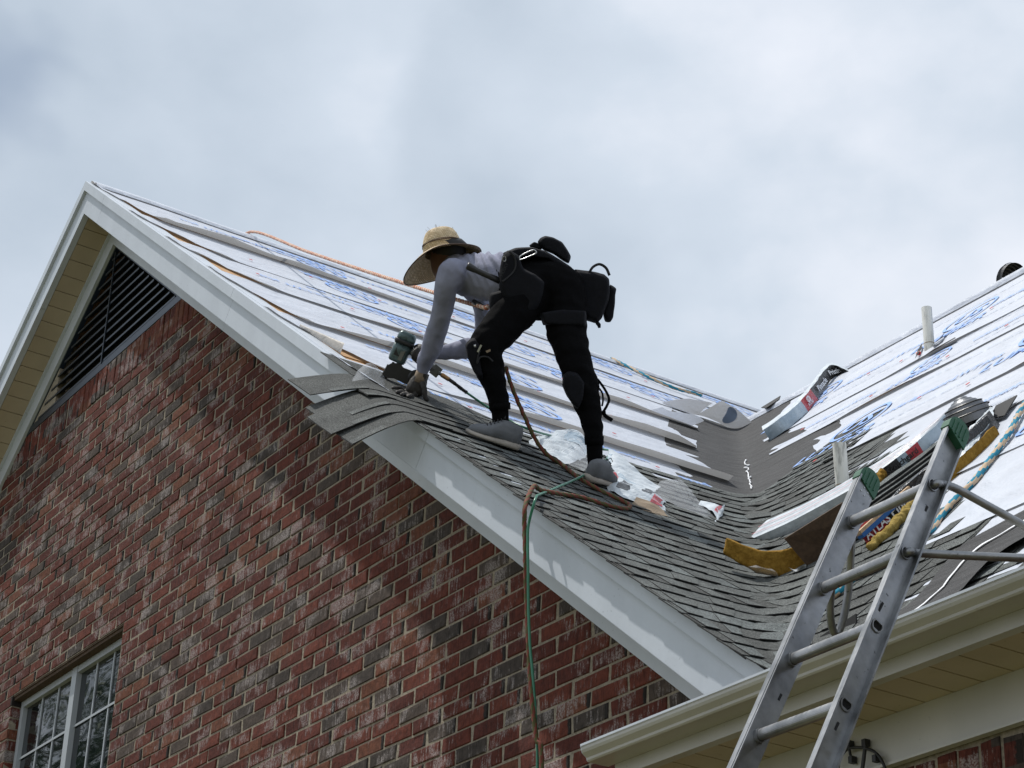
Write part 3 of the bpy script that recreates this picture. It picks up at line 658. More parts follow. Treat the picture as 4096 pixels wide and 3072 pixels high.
# ------------------------------------------------------------------ underlayment, gable slope
LG = [0.0, 1.15, 2.05, 2.98, 4.07, 5.17, 5.80]
HG = [[(-.3, .02), (.0, .04), (.45, .08), (.75, .045), (1.0, .06), (1.3, .045), (1.9, .036), (2.4, .018), (4, .008), (6, .006)],
      [(-.3, .004), (.5, .003), (6, .002)],
      [(-.3, .008), (.3, .012), (.7, .016), (1.2, .034), (2.2, .036), (2.8, .06), (3.1, .04), (3.6, .015)],
      [(-.3, .01), (.0, .015), (.3, .045), (.6, .068), (1.4, .055), (2.0, .045), (2.35, .075), (2.6, .07), (2.85, .008)],
      [(-.3, .0), (.35, .004), (.7, .035), (1.0, .062), (2.3, .07)],
      [(-.3, .0), (6, .0)]]
uls = []
for i in range(6):
    s0, s1 = max(0.0, LG[i] - .12), LG[i + 1] + .05
    hs = HG[i]
    def H(y): return float(np.interp(y, [a for a, b_ in hs], [b_ for a, b_ in hs]))
    yl = lambda s, i=i: -.265 + (.40 * max(0, min(1, (s - LG[i] - .15) / (LG[i + 1] - LG[i] - .1))) ** 1.4 * (0.55 if i in (0, 3) else (1 if i in (1, 2, 4) else .1))) + .012 * nz(s * 14, i)
    yr_ = (lambda s: 7.4) if i < 2 else (lambda s, i=i: felt_y(s) + (.16 if i == 4 else 0) + .02 * nz(s * 6, i * 3) + .008 * nz(s * 23, i))
    w = .15
    def fn(t, s, i=i, s0=s0, s1=s1, yl=yl, yr_=yr_):
        a, b_ = yl(s), yr_(s); y = a + (b_ - a) * t
        k = max(0, min(1, (s - (s1 - w)) / w)); h = .003 + .0045 * (s - s0) / (s1 - s0) + .8 * H(y) * (k ** 1.25) * (1 + .10 * nz(y * 3.1, i * 7))
        edge = max(0, 1 - (y - a) / .12)
        h += .012 * edge * edge * (1 + nz(s * 5, i)) + .003 * max(0, nz(y * 2.3, s * 6, i)) + .0035 * max(0, nz(y * 1.1, s * 18, i + 5))
        return gp(y, s, h)
    vs = list(np.linspace(s0, s1 - w, 12)) + list(np.linspace(s1 - w, s1, 8))[1:]
    n_ = 90; m_ = MB(); two_sided(m_, fn, np.linspace(0, 1, n_) ** 1.0, vs, .0, 0, 1, flip=True)
    uls.append(m_.build('underlayment', ['ul', 'ulb'], gro, smooth=True))
# ridge wrap
m_ = MB()
def fnr(y, t):
    a = (t - .5) * 2; s = abs(a) * .17; v = gp(y, s, .014 + .035 * max(0, .25 - abs(abs(a) - .75)) * 2 + .012 * (1 - a * a) + .004 * nz(y * 2))
    if a < 0: v[0] = 2 * RX - v[0]
    return v
two_sided(m_, fnr, np.linspace(-.26, 7.4, 80), np.linspace(0, 1, 13), .0, 0, 1, flip=True); m_.build('ridge_wrap', ['ul', 'ulb'], gro, smooth=True)
# curled corner of the lowest sheet by the rake
m_ = MB()
def fnc(t, a):
    q_ = onG(1195 + 165 * t, 1312 + 108 * t); y = q_[1]; s = (q_[0] - RX) / CO; r = .008 + .022 * t
    c = gp(y, s, .008 + r); return c + NG * (-math.cos(a) * r) + np.array((CO, 0, -SI)) * (math.sin(a) * r * .8) + np.array((0, -1, 0)) * math.sin(a) * r * .4
two_sided(m_, fnc, np.linspace(0, 1, 12), np.linspace(-.6, 3.6, 12), .0, 1, 0); m_.build('curled_corner', ['ul', 'ulb'], uls[4], smooth=True)
# straight folded hem ending square beside the felt
def patch(rows, dn=None, sub=5, amp=.006, seed=0, th=.0, mats=('ul', 'ulb'), name='loose_flap', parent=None, flip=False, fr=16, kind=None, mi=None):
    R0 = [[at(*q_) if len(q_) == 3 else np.array(q_) for q_ in r] for r in rows] if not isinstance(rows[0][0], np.ndarray) else rows
    nr, nc = len(R0), len(R0[0]); A = np.array(R0)
    def sp(a, t):                                            # catmull along first axis
        x = t * (len(a) - 1); i = min(int(x), len(a) - 2); u = x - i; p0 = a[max(i - 1, 0)]; p1 = a[i]; p2 = a[i + 1]; p3 = a[min(i + 2, len(a) - 1)]
        return .5 * ((2 * p1) + (p2 - p0) * u + (2 * p0 - 5 * p1 + 4 * p2 - p3) * u * u + (3 * p1 - p0 - 3 * p2 + p3) * u ** 3)
    def fn(u, v):
        P = sp(np.array([sp(A[:, j], u) for j in range(nc)]), v); return P + np.array((nz(P[0] * fr, P[1] * fr, seed), nz(P[1] * fr, P[2] * fr, seed + 4), nz(P[2] * fr, P[0] * fr, seed + 9))) * amp
    m_ = MB(); two_sided(m_, fn, np.linspace(0, 1, (nr - 1) * sub + 1), np.linspace(0, 1, (nc - 1) * sub + 1), th, 0, 1, flip)
    return m_, fn
def dG(x, y): return float((onG(x, y) - CAM) @ CF)
def dM(x, y): return float((onM(x, y) - CAM) @ CF)
for seed, rows in enumerate([
    [[(2625, 1640), (2700, 1652), (2790, 1662)], [(2650, 1612), (2720, 1612), (2815, 1636)], [(2690, 1600), (2760, 1594), (2850, 1615)]],
    [[(2788, 1662), (2835, 1673), (2890, 1700), (2943, 1726)], [(2820, 1640), (2875, 1645), (2925, 1665), (2975, 1708)], [(2850, 1622), (2886, 1603), (2935, 1630), (3008, 1690)]],
    [[(2590, 1642), (2680, 1680), (2730, 1694), (2762, 1706)], [(2620, 1636), (2710, 1660), (2770, 1668), (2800, 1690)], [(2650, 1630), (2690, 1645), (2780, 1655), (2816, 1680)]],
    [[(2700, 1702), (2715, 1740), (2730, 1775)], [(2730, 1705), (2755, 1725), (2738, 1765)], [(2790, 1722), (2775, 1732), (2745, 1752)]]]):
    R3 = [[np.array(at(x, y, dG(2700, 1690) if seed in (2, 3) else dG(2840, 1690) - .04 * j)) for x, y in r] for j, r in enumerate(rows)]
    m_, fn = patch(R3, seed=seed, amp=.012, fr=9, sub=7); lf_ = m_.build('loose_flap', ['ulb', 'ul'], gro, smooth=True)
    if seed == 1:                                            # print showing on the big flap
        m_ = MB(); tow = CAM - fn(.5, .62); tow /= np.linalg.norm(tow)
        q_ = lambda a, b_, c=0: fn(min(.97, max(.03, .52 + b_)), .64 + a) + tow * .006
        n__ = 20; V = [q_(0, 0)] + [q_(.13 * r_ * math.cos(2 * math.pi * k / n__), .40 * r_ * math.sin(2 * math.pi * k / n__)) for r_ in (.5, 1) for k in range(n__)]
        m_.add(V, [(0, 1 + k, 1 + (k + 1) % n__) for k in range(n__)] + [(1 + k, 1 + n__ + k, 1 + n__ + (k + 1) % n__, 1 + (k + 1) % n__) for k in range(n__)]); m_.build('blue_disc', 'inkg', lf_)
m_ = MB(); P = [at(2735, 1672, dG(2830, 1700)), at(2942, 1728, dG(2930, 1722)), at(2900, 1722, dG(2900, 1722)), at(2800, 1702, dG(2830, 1705))]
m_.prism(P[::-1], NG * -.02); m_.build('deck_board', 'osb', gro)

# ------------------------------------------------------------------ underlayment, main slope
LM = [0.10, 1.06, 1.95, 2.75, 3.57, 4.71, 5.33, 6.67]
HM = [.004, .012, .006, .018, .03, .018, .012]
ulm = []
for i in range(7):
    r1, r0 = LM[i + 1] + .1, LM[i]                           # r0 = lower hem
    if i == 6: r1 = 6.668
    def xl(r, i=i):
        z = 3.99 + r * MS / MH; v = xg(z)
        b_ = v + (.24 if i == 6 else .26 if i == 5 else .62 if i == 4 else .5)
        if i < 4: b_ = max(b_, -4.28 - .97 * r - .5)
        return b_ + .02 * nz(r * 7, i) + .008 * nz(r * 31, i)
    def fn(t, r, i=i, r0=r0, r1=r1, xl=xl):
        a = xl(r); x = a + (3.0 - a) * (t ** 1.35); k = max(0, 1 - (r - r0) / .12)
        h = .003 + .0045 * (1 - (r - r0) / (r1 - r0)) + HM[i] * k ** 1.3 * (.35 + 1.3 * max(0, nz(x * .9, i * 3))) + .004 * max(0, nz(x * 2.1, r * 5, i + 9)) + .004 * max(0, nz(x, r * 15, i + 5))
        return mp_(x, r, h)
    m_ = MB(); two_sided(m_, fn, np.linspace(0, 1, 90), list(np.linspace(r0, r0 + .12, 6)) + list(np.linspace(r0 + .12, r1, 12))[1:], .0, 0, 1)
    ulm.append(m_.build('underlayment', ['ul', 'ulb'], mro, smooth=True))
m_ = MB()
def fnm(x, t):
    a = (t - .5) * 2; r = 6.67 - abs(a) * .10; v = mp_(x, r, .012 + .02 * (1 - a * a) + .010 * math.exp(-((a + .6) / .25) ** 2) * (1.5 + nz(x)))
    if a > 0: v[1] = 2 * (4.451) - v[1]
    return v
two_sided(m_, fnm, np.linspace(-11.35, 3, 80), np.linspace(0, 1, 11), .0, 0, 1); m_.build('ridge_wrap', ['ul', 'ulb'], mro, smooth=True)

# ------------------------------------------------------------------ flat print on the sheets
def ring(mb, fn, rx, ry, w, mi=0, n=26, cx=0, cy=0):
    V = []; 
    for k in range(n):
        a = 2 * math.pi * k / n
        for q_ in (1, 1 - w): V.append(fn(cx + rx * q_ * math.cos(a), cy + ry * q_ * math.sin(a), 0))
    mb.add(V, [(2 * k, 2 * ((k + 1) % n), 2 * ((k + 1) % n) + 1, 2 * k + 1) for k in range(n)], mi)
def logo(mb, f):                                             # f(u, v): sheet coordinates, u along the writing, v up
    ring(mb, lambda a, b_, c=0: f(a, b_), .215, .20, .13, 0, 34, 0, .12)
    add_text(mb, 'US', (0, .11, 0), (1, 0, 0), (0, 1, 0), .24, 0, .02, lambda a, b_, c: f(a, b_), .95)
    add_text(mb, 'LUMBER', (.0, -.17, 0), (1, 0, 0), (0, 1, 0), .17, 0, .02, lambda a, b_, c: f(a, b_), 1.05)
def small(mb, f, t1='underlayment-LWT plus'):
    add_text(mb, t1, (0, 0, 0), (1, 0, 0), (0, 1, 0), .105, 0, .014, lambda a, b_, c: f(a, b_), .9)
def fine(mb, f, n=1):
    add_text(mb, 'install print side up  lap 100 mm min.  fasten with cap nails', (0, 0, 0), (1, 0, 0), (0, 1, 0), .036, 1, .0, lambda a, b_, c: f(a, b_), 1.25)
for i in range(6):
    m_ = MB(); h = .0125; s0, s1 = LG[i], LG[i + 1]; w = s1 - s0; y = random.uniform(-.1, .5); j = 0
    ymax = 7 if i < 2 else felt_y(s1) - .25
    def ok(y_, half): return y_ + half < ymax and y_ - half > (.15)
    while y < ymax and w > .7:
        f = lambda a, b_, y=y, s=s0 + w * .42: gp(y - a, s + b_, h)
        if j % 2 == 0:
            if ok(y, .3): logo(m_, lambda a, b_, f=f: f(a * .95, b_ * .95))
        else:
            if ok(y, .5): small(m_, f)
            if ok(y, 1.2): fine(m_, lambda a, b_, y=y, s=s0 + w * .7: gp(y - a, s + b_, h))
        y += .66; j += 1
    y = random.uniform(.5, 1.2)
    while y < ymax - .8:
        if w > .7: (small if random.random() < .5 else fine)(m_, lambda a, b_, y=y, s=s0 + w * (.18 if i else .42): gp(y - a, s + b_, h))
        y += 1.25
    if i == 5:
        add_text(m_, 'plus', (0, 0, 0), (1, 0, 0), (0, 1, 0), .14, 0, .02, lambda a, b_, c: gp(1.86 - a, 5.58 + b_, h), 1)
        for yy in (.5, 1.2): small(m_, lambda a, b_, y=yy: gp(y - a, 5.36 + b_, h))
    if m_.V: m_.build('blue_print', ['ink', 'inkg'], uls[i], kind='stuff')
for i in range(7):
    m_ = MB(); h = .0125; r0, r1 = LM[i], LM[i + 1]; w = min(r1 - r0, 1.2); z = 3.99 + r1 * MS / MH; xl0 = xg(z) + 1.1
    if i < 4: xl0 = max(xl0, -4.28 - .97 * r0 + .45)
    x = xl0 + random.uniform(0, .5); j = i
    while x < -2.2:
        k = .7 if w < .75 else 1.0
        f = lambda a, b_, x=x, r=r0 + w * .5: mp_(x + a * k, r + b_ * k, h)
        if j % 2 == 0: logo(m_, f)
        else:
            small(m_, f); fine(m_, lambda a, b_, x=x, r=r0 + w * .28: mp_(x + a, r + b_, h))
        x += .74; j += 1
    x = xl0 + 1.0
    while x < -2.2:
        (fine if random.random() < .6 else small)(m_, lambda a, b_, x=x, r=r0 + w * (.84 if w > .8 else .93): mp_(x + a, r + b_, h)); x += 1.05
    if m_.V: m_.build('blue_print', ['ink', 'inkg'], ulm[i], kind='stuff')
# red capped nails
cn = MB(); cn.lathe((0, 0, 0), (0, 0, 1), [(0, .014), (.002, .013), (.0022, .004), (.003, .001)], 10); cap_me = mesh(cn.V, cn.F, 'red')
def nail(P, n_, par):
    o = link('cap_nail', cap_me, par, P); q_ = Vector(n_).to_track_quat('Z', 'Y'); o.rotation_mode = 'QUATERNION'; o.rotation_quaternion = q_
for i in range(6):
    y = random.uniform(.2, .5)
    while y < (6.5 if i < 2 else felt_y(LG[i + 1]) - .1):
        nail(gp(y, LG[i + 1] - random.choice((.22, .3, .5)), .017), NG, uls[i]); y += random.uniform(.5, .8)
for i in range(7):
    x = xg(3.99 + LM[i + 1] * MS / MH) + .9
    if i < 4: x = max(x, -4.28 - .97 * LM[i] + .4)
    while x < -4:
        nail(mp_(x, LM[i] + random.choice((.2, .3, .5)), .016), NM, ulm[i]); x += random.uniform(.45, .75)

# ------------------------------------------------------------------ shingles
sm = ['sh1', 'sh1', 'sh2', 'sh3']
def xend(z):
    r = (z - 3.99) * MH / MS
    return -4.28 - .97 * r + random.uniform(-.14, .14) if r > .45 else 2.9
roofS = mro
zk = 3.988; k = 0; Zc = []
while zk < 6.47:
    Zc.append(zk); zk += DZ
for k, zk in enumerate(Zc):
    if ym(zk - .05) > -.34: start = ('y', -.338 - random.uniform(0, .012))
    else: start = ('x', -5.38)
    s_ = s_of(zk, start); x1 = xend(zk); s1 = s_of(zk, ('x', x1)); off = random.uniform(.35, 1.0)
    lo = 14.0 if x1 > 0 else s1
    pass
    nxt = s_ + off
    while s_ < s1 - .05:
        e_ = min(nxt, s1); 
        if e_ > s1 - .12: e_ = s1
        kA, kB = key_at(zk, s_), key_at(zk, e_)
        if True:
            ztopv = 1.2 if not (kB[0] == 'x' and e_ >= s1 - .01) else 2.3
            far = kA[0] == 'x' and kA[1] > -3.9
            if far: kB = key_at(zk, s1); e_ = s1
            strip('shingle', roofS, zk, kA, kB, [0, .55, ztopv], [.0085, .006, .0030], mats=(random.choice(sm), 'asph'), tabs=[] if far else rtabs(), step=.075 if not far else 1.0, wob=.0015, mt=2)
        s_ = e_ + .0015; nxt = s_ + 1.0
# extra courses on the main slope only, climbing higher than those on the gable
for j in range(5):
    zk = Zc[-1] + DZ * (j + 1); kA = ('x', -8.56 + .03 * j + random.uniform(-.02, .02)); x1 = xend(zk)
    s_ = s_of(zk, kA); s1 = s_of(zk, ('x', x1)); mid = s_ + random.uniform(.3, .6)
    for a, b_ in ((s_, mid), (mid + .0015, s1)):
        strip('shingle', roofS, zk, key_at(zk, a), key_at(zk, b_), [0, .6, 2.2 if j == 4 else 1.3], [.0085, .006, .0035], mats=(random.choice(sm), 'asph'), tabs=rtabs() if j < 4 else [], wob=.002)
# untrimmed strips hanging over the rake, course by course
for zk, y0, y1, dr, mt_ in ((5.972, -.69, .35, 1.95, 'sh2'), (6.062, -.74, .22, 1.72, 'sh2'), (6.140, -.70, .28, 1.75, 'sh2'), (6.225, -.44, .5, 1.0, 'sh2'), (6.305, -.70, .27, 1.15, 'sh2')):
    strip('shingle', gro, zk, ('y', y0), ('y', y1), [0, .5, 1.1, 1.7, 2.25], [.018, .017, .014, .011, .009], mats=(mt_, 'asph', 'sh1'), droop=dr, step=.05, wob=.003,
          tabs=[(0.0, .17), (.36, .52), (.72, .9)] if y0 > -.7 else [(.12, .33), (.62, .8)], mt=0 if mt_ == 'sh1' else 2)
# starter piece along the rake above them
m_ = MB()
P = [(-.345, 5.14), (-.02, 5.15), (.35, 5.42), (.5, 5.62), (-.345, 5.62)]
m_.prism([gp(y, s, .011) for y, s in P][::-1], NG * -.005, 0); m_.build('shingle', ['sh2'], gro)
# trimmed edge layers showing along the rake
for j in range(3):
    m_ = MB(); pts = [gp(-.318 - .006 * j + .006 * nz(s * 7, j), s, .001 + .0035 * j + .002 * nz(s * 5, j + 4)) for s in np.linspace(6.35, 9.45, 60)]
    m_.tube(pts, .0022, 4); m_.build('shingle_edge', 'asph', gro)
# roof return under the foot of the rake
m_ = MB(); P = [(-6.10, -.30, 3.99), (-5.36, -.30, 3.99), (-5.36, -.004, 4.285), (-5.62, -.004, 4.285)]; m_.prism(P[::-1], (0, .006, -.006)); rr = m_.build('return_roof', 'sh2', house)
for j in range(3):
    y = -.303 + j * .095; m_ = MB(); xa = -6.12 + j * .17
    m_.hexa([(xa, y, 3.99 + (y + .3) * MS + .004), (-5.37, y, 3.99 + (y + .3) * MS + .004), (-5.37, y + .13, 3.99 + (y + .43) * MS + .004), (xa + .18, y + .13, 3.99 + (y + .43) * MS + .004),
             (xa, y, 3.99 + (y + .3) * MS + .012), (-5.37, y, 3.99 + (y + .3) * MS + .012), (-5.37, y + .13, 3.99 + (y + .43) * MS + .010), (xa + .18, y + .13, 3.99 + (y + .43) * MS + .010)]); m_.build('shingle', 'sh2', rr)
m_ = MB(); m_.prism([(-5.75, -.012, 4.10), (-5.36, -.012, 4.12), (-5.36, -.012, 4.33), (-5.55, -.012, 4.30)], (0, .006, 0)); m_.build('step_flashing', 'asph', rr)
# starter roll laid loose across the lower right corner
def stp(px, py, h=.02): return onM(px, py) + NM * h
rows = [[stp(3560, 2500, .02), stp(3700, 2385, .02), stp(3840, 2215, .02), stp(3960, 2140, .02), stp(4110, 2055, .02), stp(4400, 1900, .02)],
        [stp(3640, 2500, .02), stp(3770, 2400, .022), stp(3910, 2250, .025), stp(4030, 2168, .025), stp(4180, 2080, .022), stp(4480, 1930, .02)],
        [stp(3720, 2500, .02), stp(3850, 2400, .028), stp(3970, 2285, .035), stp(4110, 2190, .035), stp(4260, 2095, .03), stp(4560, 1960, .02)]]
m_, fn = patch(rows, seed=3, amp=.004); strp = m_.build('starter_strip', ['felt', 'asph'], mro, smooth=True)
m_ = MB(); V = [fn(.42, v) + NM * .006 for v in np.linspace(0, 1, 30)] + [fn(.455, v) + NM * .006 for v in np.linspace(0, 1, 30)]
m_.add(V, [(i, i + 1, i + 31, i + 30) for i in range(29)]); m_.build('white_line', 'ltr', strp)
# ================================================================== THE ROOFER
def remeshed(mb, vox, mats, name, parent, smooth=6, disp=None, kind=None, label=None):
    me = mesh(mb.V, mb.F, mats, None, False, o=ORG[parent]); o = bpy.data.objects.new('tmp', me); COL.objects.link(o)
    r = o.modifiers.new('r', 'REMESH'); r.mode = 'VOXEL'; r.voxel_size = vox; s = o.modifiers.new('s', 'SMOOTH'); s.iterations = smooth; s.factor = .5
    bpy.context.view_layer.update(); me2 = bpy.data.meshes.new_from_object(o.evaluated_get(bpy.context.evaluated_depsgraph_get()))
    bpy.data.objects.remove(o)
    if disp:
        org = ORG[parent]; N_ = [v.normal.copy() for v in me2.vertices]
        for v, nn in zip(me2.vertices, N_): v.co += nn * disp(np.array(v.co) + org)
    me2.materials.clear()
    for mm in (mats if isinstance(mats, (list, tuple)) else [mats]): me2.materials.append(M[mm])
    me2.polygons.foreach_set('use_smooth', [True] * len(me2.polygons)); me2.update()
    ob = link(name, me2, parent)
    if kind: ob['kind'] = kind
    if label: ob['label'] = label
    return ob
def chain(mb, L_, grow=0.0, n=14, off=0.0, rmul=1.0):
    """tapered limb through (px, py, depth, radius in px)"""
    pts, rs = [], []
    for (x, y, d, r) in L_: pts.append(at(x, y, d + off)); rs.append(r * d / FPX * rmul + grow)
    PP = spline(pts, 5); RR = [float(np.interp(i / 5, range(len(rs)), rs)) for i in range(len(PP))]
    for e_, q_ in ((0, 1), (-1, -2)):                        # rounded ends
        pass
    t0 = PP[0] - PP[1]; t0 /= np.linalg.norm(t0); t1 = PP[-1] - PP[-2]; t1 /= np.linalg.norm(t1)
    A = [PP[0] + t0 * RR[0] * k for k in (.95, .7, .35)]; Ar = [RR[0] * k for k in (.3, .7, .93)]
    Z = [PP[-1] + t1 * RR[-1] * k for k in (.35, .7, .95)]; Zr = [RR[-1] * k for k in (.93, .7, .3)]
    mb.tube(A + PP + Z, Ar + RR + Zr, n)
man = thing('person', 'roofer in straw hat, blue-grey shirt and black trousers bending over the half laid shingles', 'person', tuple(gp(.25, 6.35, 0)))
TORSO = [(1838, 1092, 10.88, 80), (1885, 1100, 10.85, 90), (1950, 1108, 10.80, 99), (2030, 1114, 10.72, 99)]
NARM = [(1808, 1092, 10.74, 60), (1784, 1140, 10.74, 49), (1778, 1200, 10.78, 44), (1762, 1270, 10.84, 43), (1742, 1340, 10.90, 43), (1722, 1400, 10.95, 41), (1702, 1448, 11.0, 33), (1688, 1486, 11.02, 25)]
FARM = [(1880, 1140, 11.06, 52), (1925, 1215, 11.1, 38), (1934, 1300, 11.12, 38), (1930, 1384, 11.12, 42), (1872, 1394, 11.14, 42), (1812, 1405, 11.16, 35), (1760, 1413, 11.18, 27), (1728, 1414, 11.18, 23)]
LTH = [(2120, 1165, 10.56, 96), (2060, 1245, 10.5, 88), (1990, 1325, 10.45, 78), (1938, 1392, 10.42, 70)]
LCA = [(1936, 1396, 10.42, 70), (1950, 1450, 10.42, 64), (1972, 1515, 10.42, 54), (1986, 1570, 10.42, 46), (1998, 1632, 10.42, 42)]
RTH = [(2255, 1175, 10.6, 95), (2262, 1290, 10.54, 86), (2284, 1390, 10.48, 75), (2308, 1475, 10.44, 66)]
RCA = [(2310, 1478, 10.44, 66), (2326, 1545, 10.44, 71), (2350, 1615, 10.44, 57), (2367, 1680, 10.42, 46), (2376, 1770, 10.42, 38)]
PEL = [(2060, 1118, 10.7, 98), (2130, 1130, 10.64, 100), (2200, 1140, 10.6, 104), (2250, 1160, 10.6, 98)]
# continuous body
b_ = MB()
for c_, g_ in ((TORSO, -.012), (NARM, -.012), (FARM, -.012), (LTH, -.014), (LCA, -.014), (RTH, -.014), (RCA, -.014), (PEL, -.014)): chain(b_, c_, g_)
chain(b_, TORSO, -.014, off=.10); chain(b_, PEL, -.014, off=.06)
chain(b_, [(1850, 1080, 10.92, 46), (1805, 1068, 10.94, 40), (1778, 1068, 10.95, 40)])                                  # neck
HC = at(1786, 1046, 10.96)
b_.lathe(HC - CU * .105, CU, [(0, .02), (.02, .055), (.05, .074), (.10, .084), (.15, .082), (.19, .06), (.208, .02)], 18)   # skull
fd = -CR * .35 + -CF * .0 + -CU * .85; fd /= np.linalg.norm(fd)                                                           # he looks down at the course he nails
b_.tube([HC + fd * .07 - CU * .02, HC + fd * .112 - CU * .035], [.022, .012], 8)                                          # nose
b_.tube([HC + fd * .055 - CU * .045, HC + fd * .085 - CU * .05], [.035, .022], 8)                                         # chin and mouth
for sg in (-1, 1): b_.lathe(HC + CF * .078 * sg - CU * .01, CF * sg, [(0, .03), (.012, .032), (.018, .015)], 10)           # ears
chain(b_, [(1998, 1620, 10.42, 28), (2002, 1690, 10.42, 24), (2012, 1750, 10.42, 26)]); chain(b_, [(2376, 1760, 10.42, 25), (2380, 1830, 10.41, 22), (2384, 1880, 10.41, 24)])
chain(b_, [(1688, 1480, 11.02, 22), (1676, 1525, 11.04, 26), (1662, 1555, 11.05, 26)]); chain(b_, [(1735, 1414, 11.18, 22), (1690, 1414, 11.2, 28)])
body = remeshed(b_, .013, 'skin', 'body', man, 5)
b_ = MB(); b_.lathe(HC - CU * .03 - fd * .012, CU - fd * .35, [(0, .07), (.05, .088), (.12, .088), (.14, .06)], 16); b_.build('hair', 'hair', man, smooth=True)
for sg in (-1, 1):
    e_ = MB(); c_ = HC + fd * .078 - CU * .0 + CF * .032 * sg; e_.lathe(c_, fd, [(0, .012), (.006, .010), (.010, .004)], 10); e_.build('eye', 'ltr', body, smooth=True)
# shirt
def wr_shirt(P):
    u = (P - at(1900, 1100, 10.8)) @ CR; v = (P - at(1900, 1100, 10.8)) @ CU
    a = math.exp(-((u - .10) / .13) ** 2) * (1 if v > -.02 else .3)
    return .0105 * a * math.sin(u * 150 + v * 80 + 4 * nz(u * 8, v * 8)) + .007 * nz(P[0] * 14, P[1] * 14, P[2] * 9) + .003 * nz(P[0] * 40, P[1] * 40, P[2] * 22)
b_ = MB(); chain(b_, TORSO); chain(b_, TORSO, off=.12, rmul=.97); chain(b_, NARM); chain(b_, FARM); chain(b_, [(1850, 1085, 10.9, 60), (1812, 1075, 10.92, 48)])
chain(b_, [(1815, 1100, 10.76, 62), (1860, 1110, 10.98, 76), (1890, 1130, 11.06, 62)])
remeshed(b_, .0105, 'shirt', 'shirt', man, 5, wr_shirt)
# trousers
def wr_tr(P): return .008 * nz(P[0] * 9, P[1] * 9, P[2] * 26) + .004 * nz(P[0] * 30, P[1] * 30, P[2] * 30)
b_ = MB()
for c_ in (LTH, LCA, RTH, RCA, PEL): chain(b_, c_)
chain(b_, PEL, off=.08, rmul=.96)
chain(b_, [(2120, 1190, 10.6, 90), (2200, 1200, 10.62, 84), (2260, 1200, 10.64, 90)])
remeshed(b_, .0105, 'black', 'trousers', man, 4, wr_tr)
for pts in ([(1998, 1612, 10.42, 44), (2000, 1640, 10.42, 43)], [(2376, 1745, 10.42, 40), (2377, 1778, 10.42, 38)]):
    b_ = MB(); b_.tube([at(*p[:3]) for p in pts], [p[3] * 10.42 / FPX for p in pts], 20); b_.build('trouser_cuff', 'black', man, smooth=True)
for pts in ([(2000, 1640, 10.42, 35), (2004, 1700, 10.42, 34), (2016, 1772, 10.42, 40)], [(2378, 1778, 10.42, 33), (2380, 1840, 10.42, 31), (2388, 1880, 10.41, 30)]):
    b_ = MB(); chain(b_, pts); b_.build('sock', 'black', man, smooth=True)
# trainers
def trainer(T, Hh, up, sc=1.0):
    T, Hh = np.array(T), np.array(Hh); ax = Hh - T; Ln = np.linalg.norm(ax); ax /= Ln; sd = np.cross(up, ax); sd /= np.linalg.norm(sd)
    def loft(prof, k, name, mt, vox=.006):
        V, n_ = [], 16
        for t, w, h0, h1 in prof:
            c = T + ax * Ln * t
            for q_ in range(n_):
                a = 2 * math.pi * q_ / n_; V.append(c + sd * w * math.cos(a) * (1 if math.sin(a) < 0 else .92) + up * ((h0 + h1) / 2 + (h1 - h0) / 2 * math.copysign(abs(math.sin(a)) ** .75, math.sin(a))))
        F = [(i * n_ + j, i * n_ + (j + 1) % n_, (i + 1) * n_ + (j + 1) % n_, (i + 1) * n_ + j) for i in range(len(prof) - 1) for j in range(n_)] + [tuple(range(n_))[::-1], tuple(range((len(prof) - 1) * n_, len(prof) * n_))]
        m_ = MB(); m_.add(V, F); return m_
    up_ = loft([(-.0, .012, .020, .034), (.04, .030, .018, .050), (.14, .043, .016, .062), (.3, .049, .016, .074), (.45, .046, .016, .098), (.55, .042, .016, .118), (.7, .038, .016, .122), (.85, .039, .016, .118), (.96, .034, .018, .112), (1.0, .020, .022, .085)], 1, 'u', 'shoe')
    s = link('shoe', mesh(up_.V, up_.F, 'shoe', None, True, o=ORG[man]), man)
    so_ = loft([(-.03, .016, .012, .024), (.02, .040, .004, .028), (.15, .052, .0, .030), (.35, .052, .0, .032), (.55, .045, .0, .034), (.75, .045, .0, .037), (.93, .044, .0, .040), (1.01, .030, .004, .038)], 1, 's', 'sole')
    link('sole', mesh(so_.V, so_.F, 'sole', None, True, o=ORG[man]), s)
    lc = MB()
    for k in range(5):
        t = .30 + k * .055; c = T + ax * Ln * t; h = .078 + k * .011
        lc.tube([c + sd * .026 + up * (h - .010), c + up * h, c - sd * .026 + up * (h - .010)], .0028, 5)
    c = T + ax * Ln * .56 + up * .122
    for sg in (1, -1): lc.tube([c, c + sd * .02 * sg + up * .016, c + sd * .034 * sg + up * .004], .0022, 5)
    lc.build('laces', 'webb', s)
    return s
trainer(onG(1862, 1745) + NG * .012, onG(2062, 1816) + NG * .016, NG * .95 + np.array((0, 0, .1)))
h_ = onG(2340, 1938) + NG * .016; trainer(h_ + np.array((0, .21, 0)) + np.array((-CO, 0, SI)) * .11, h_, NG)
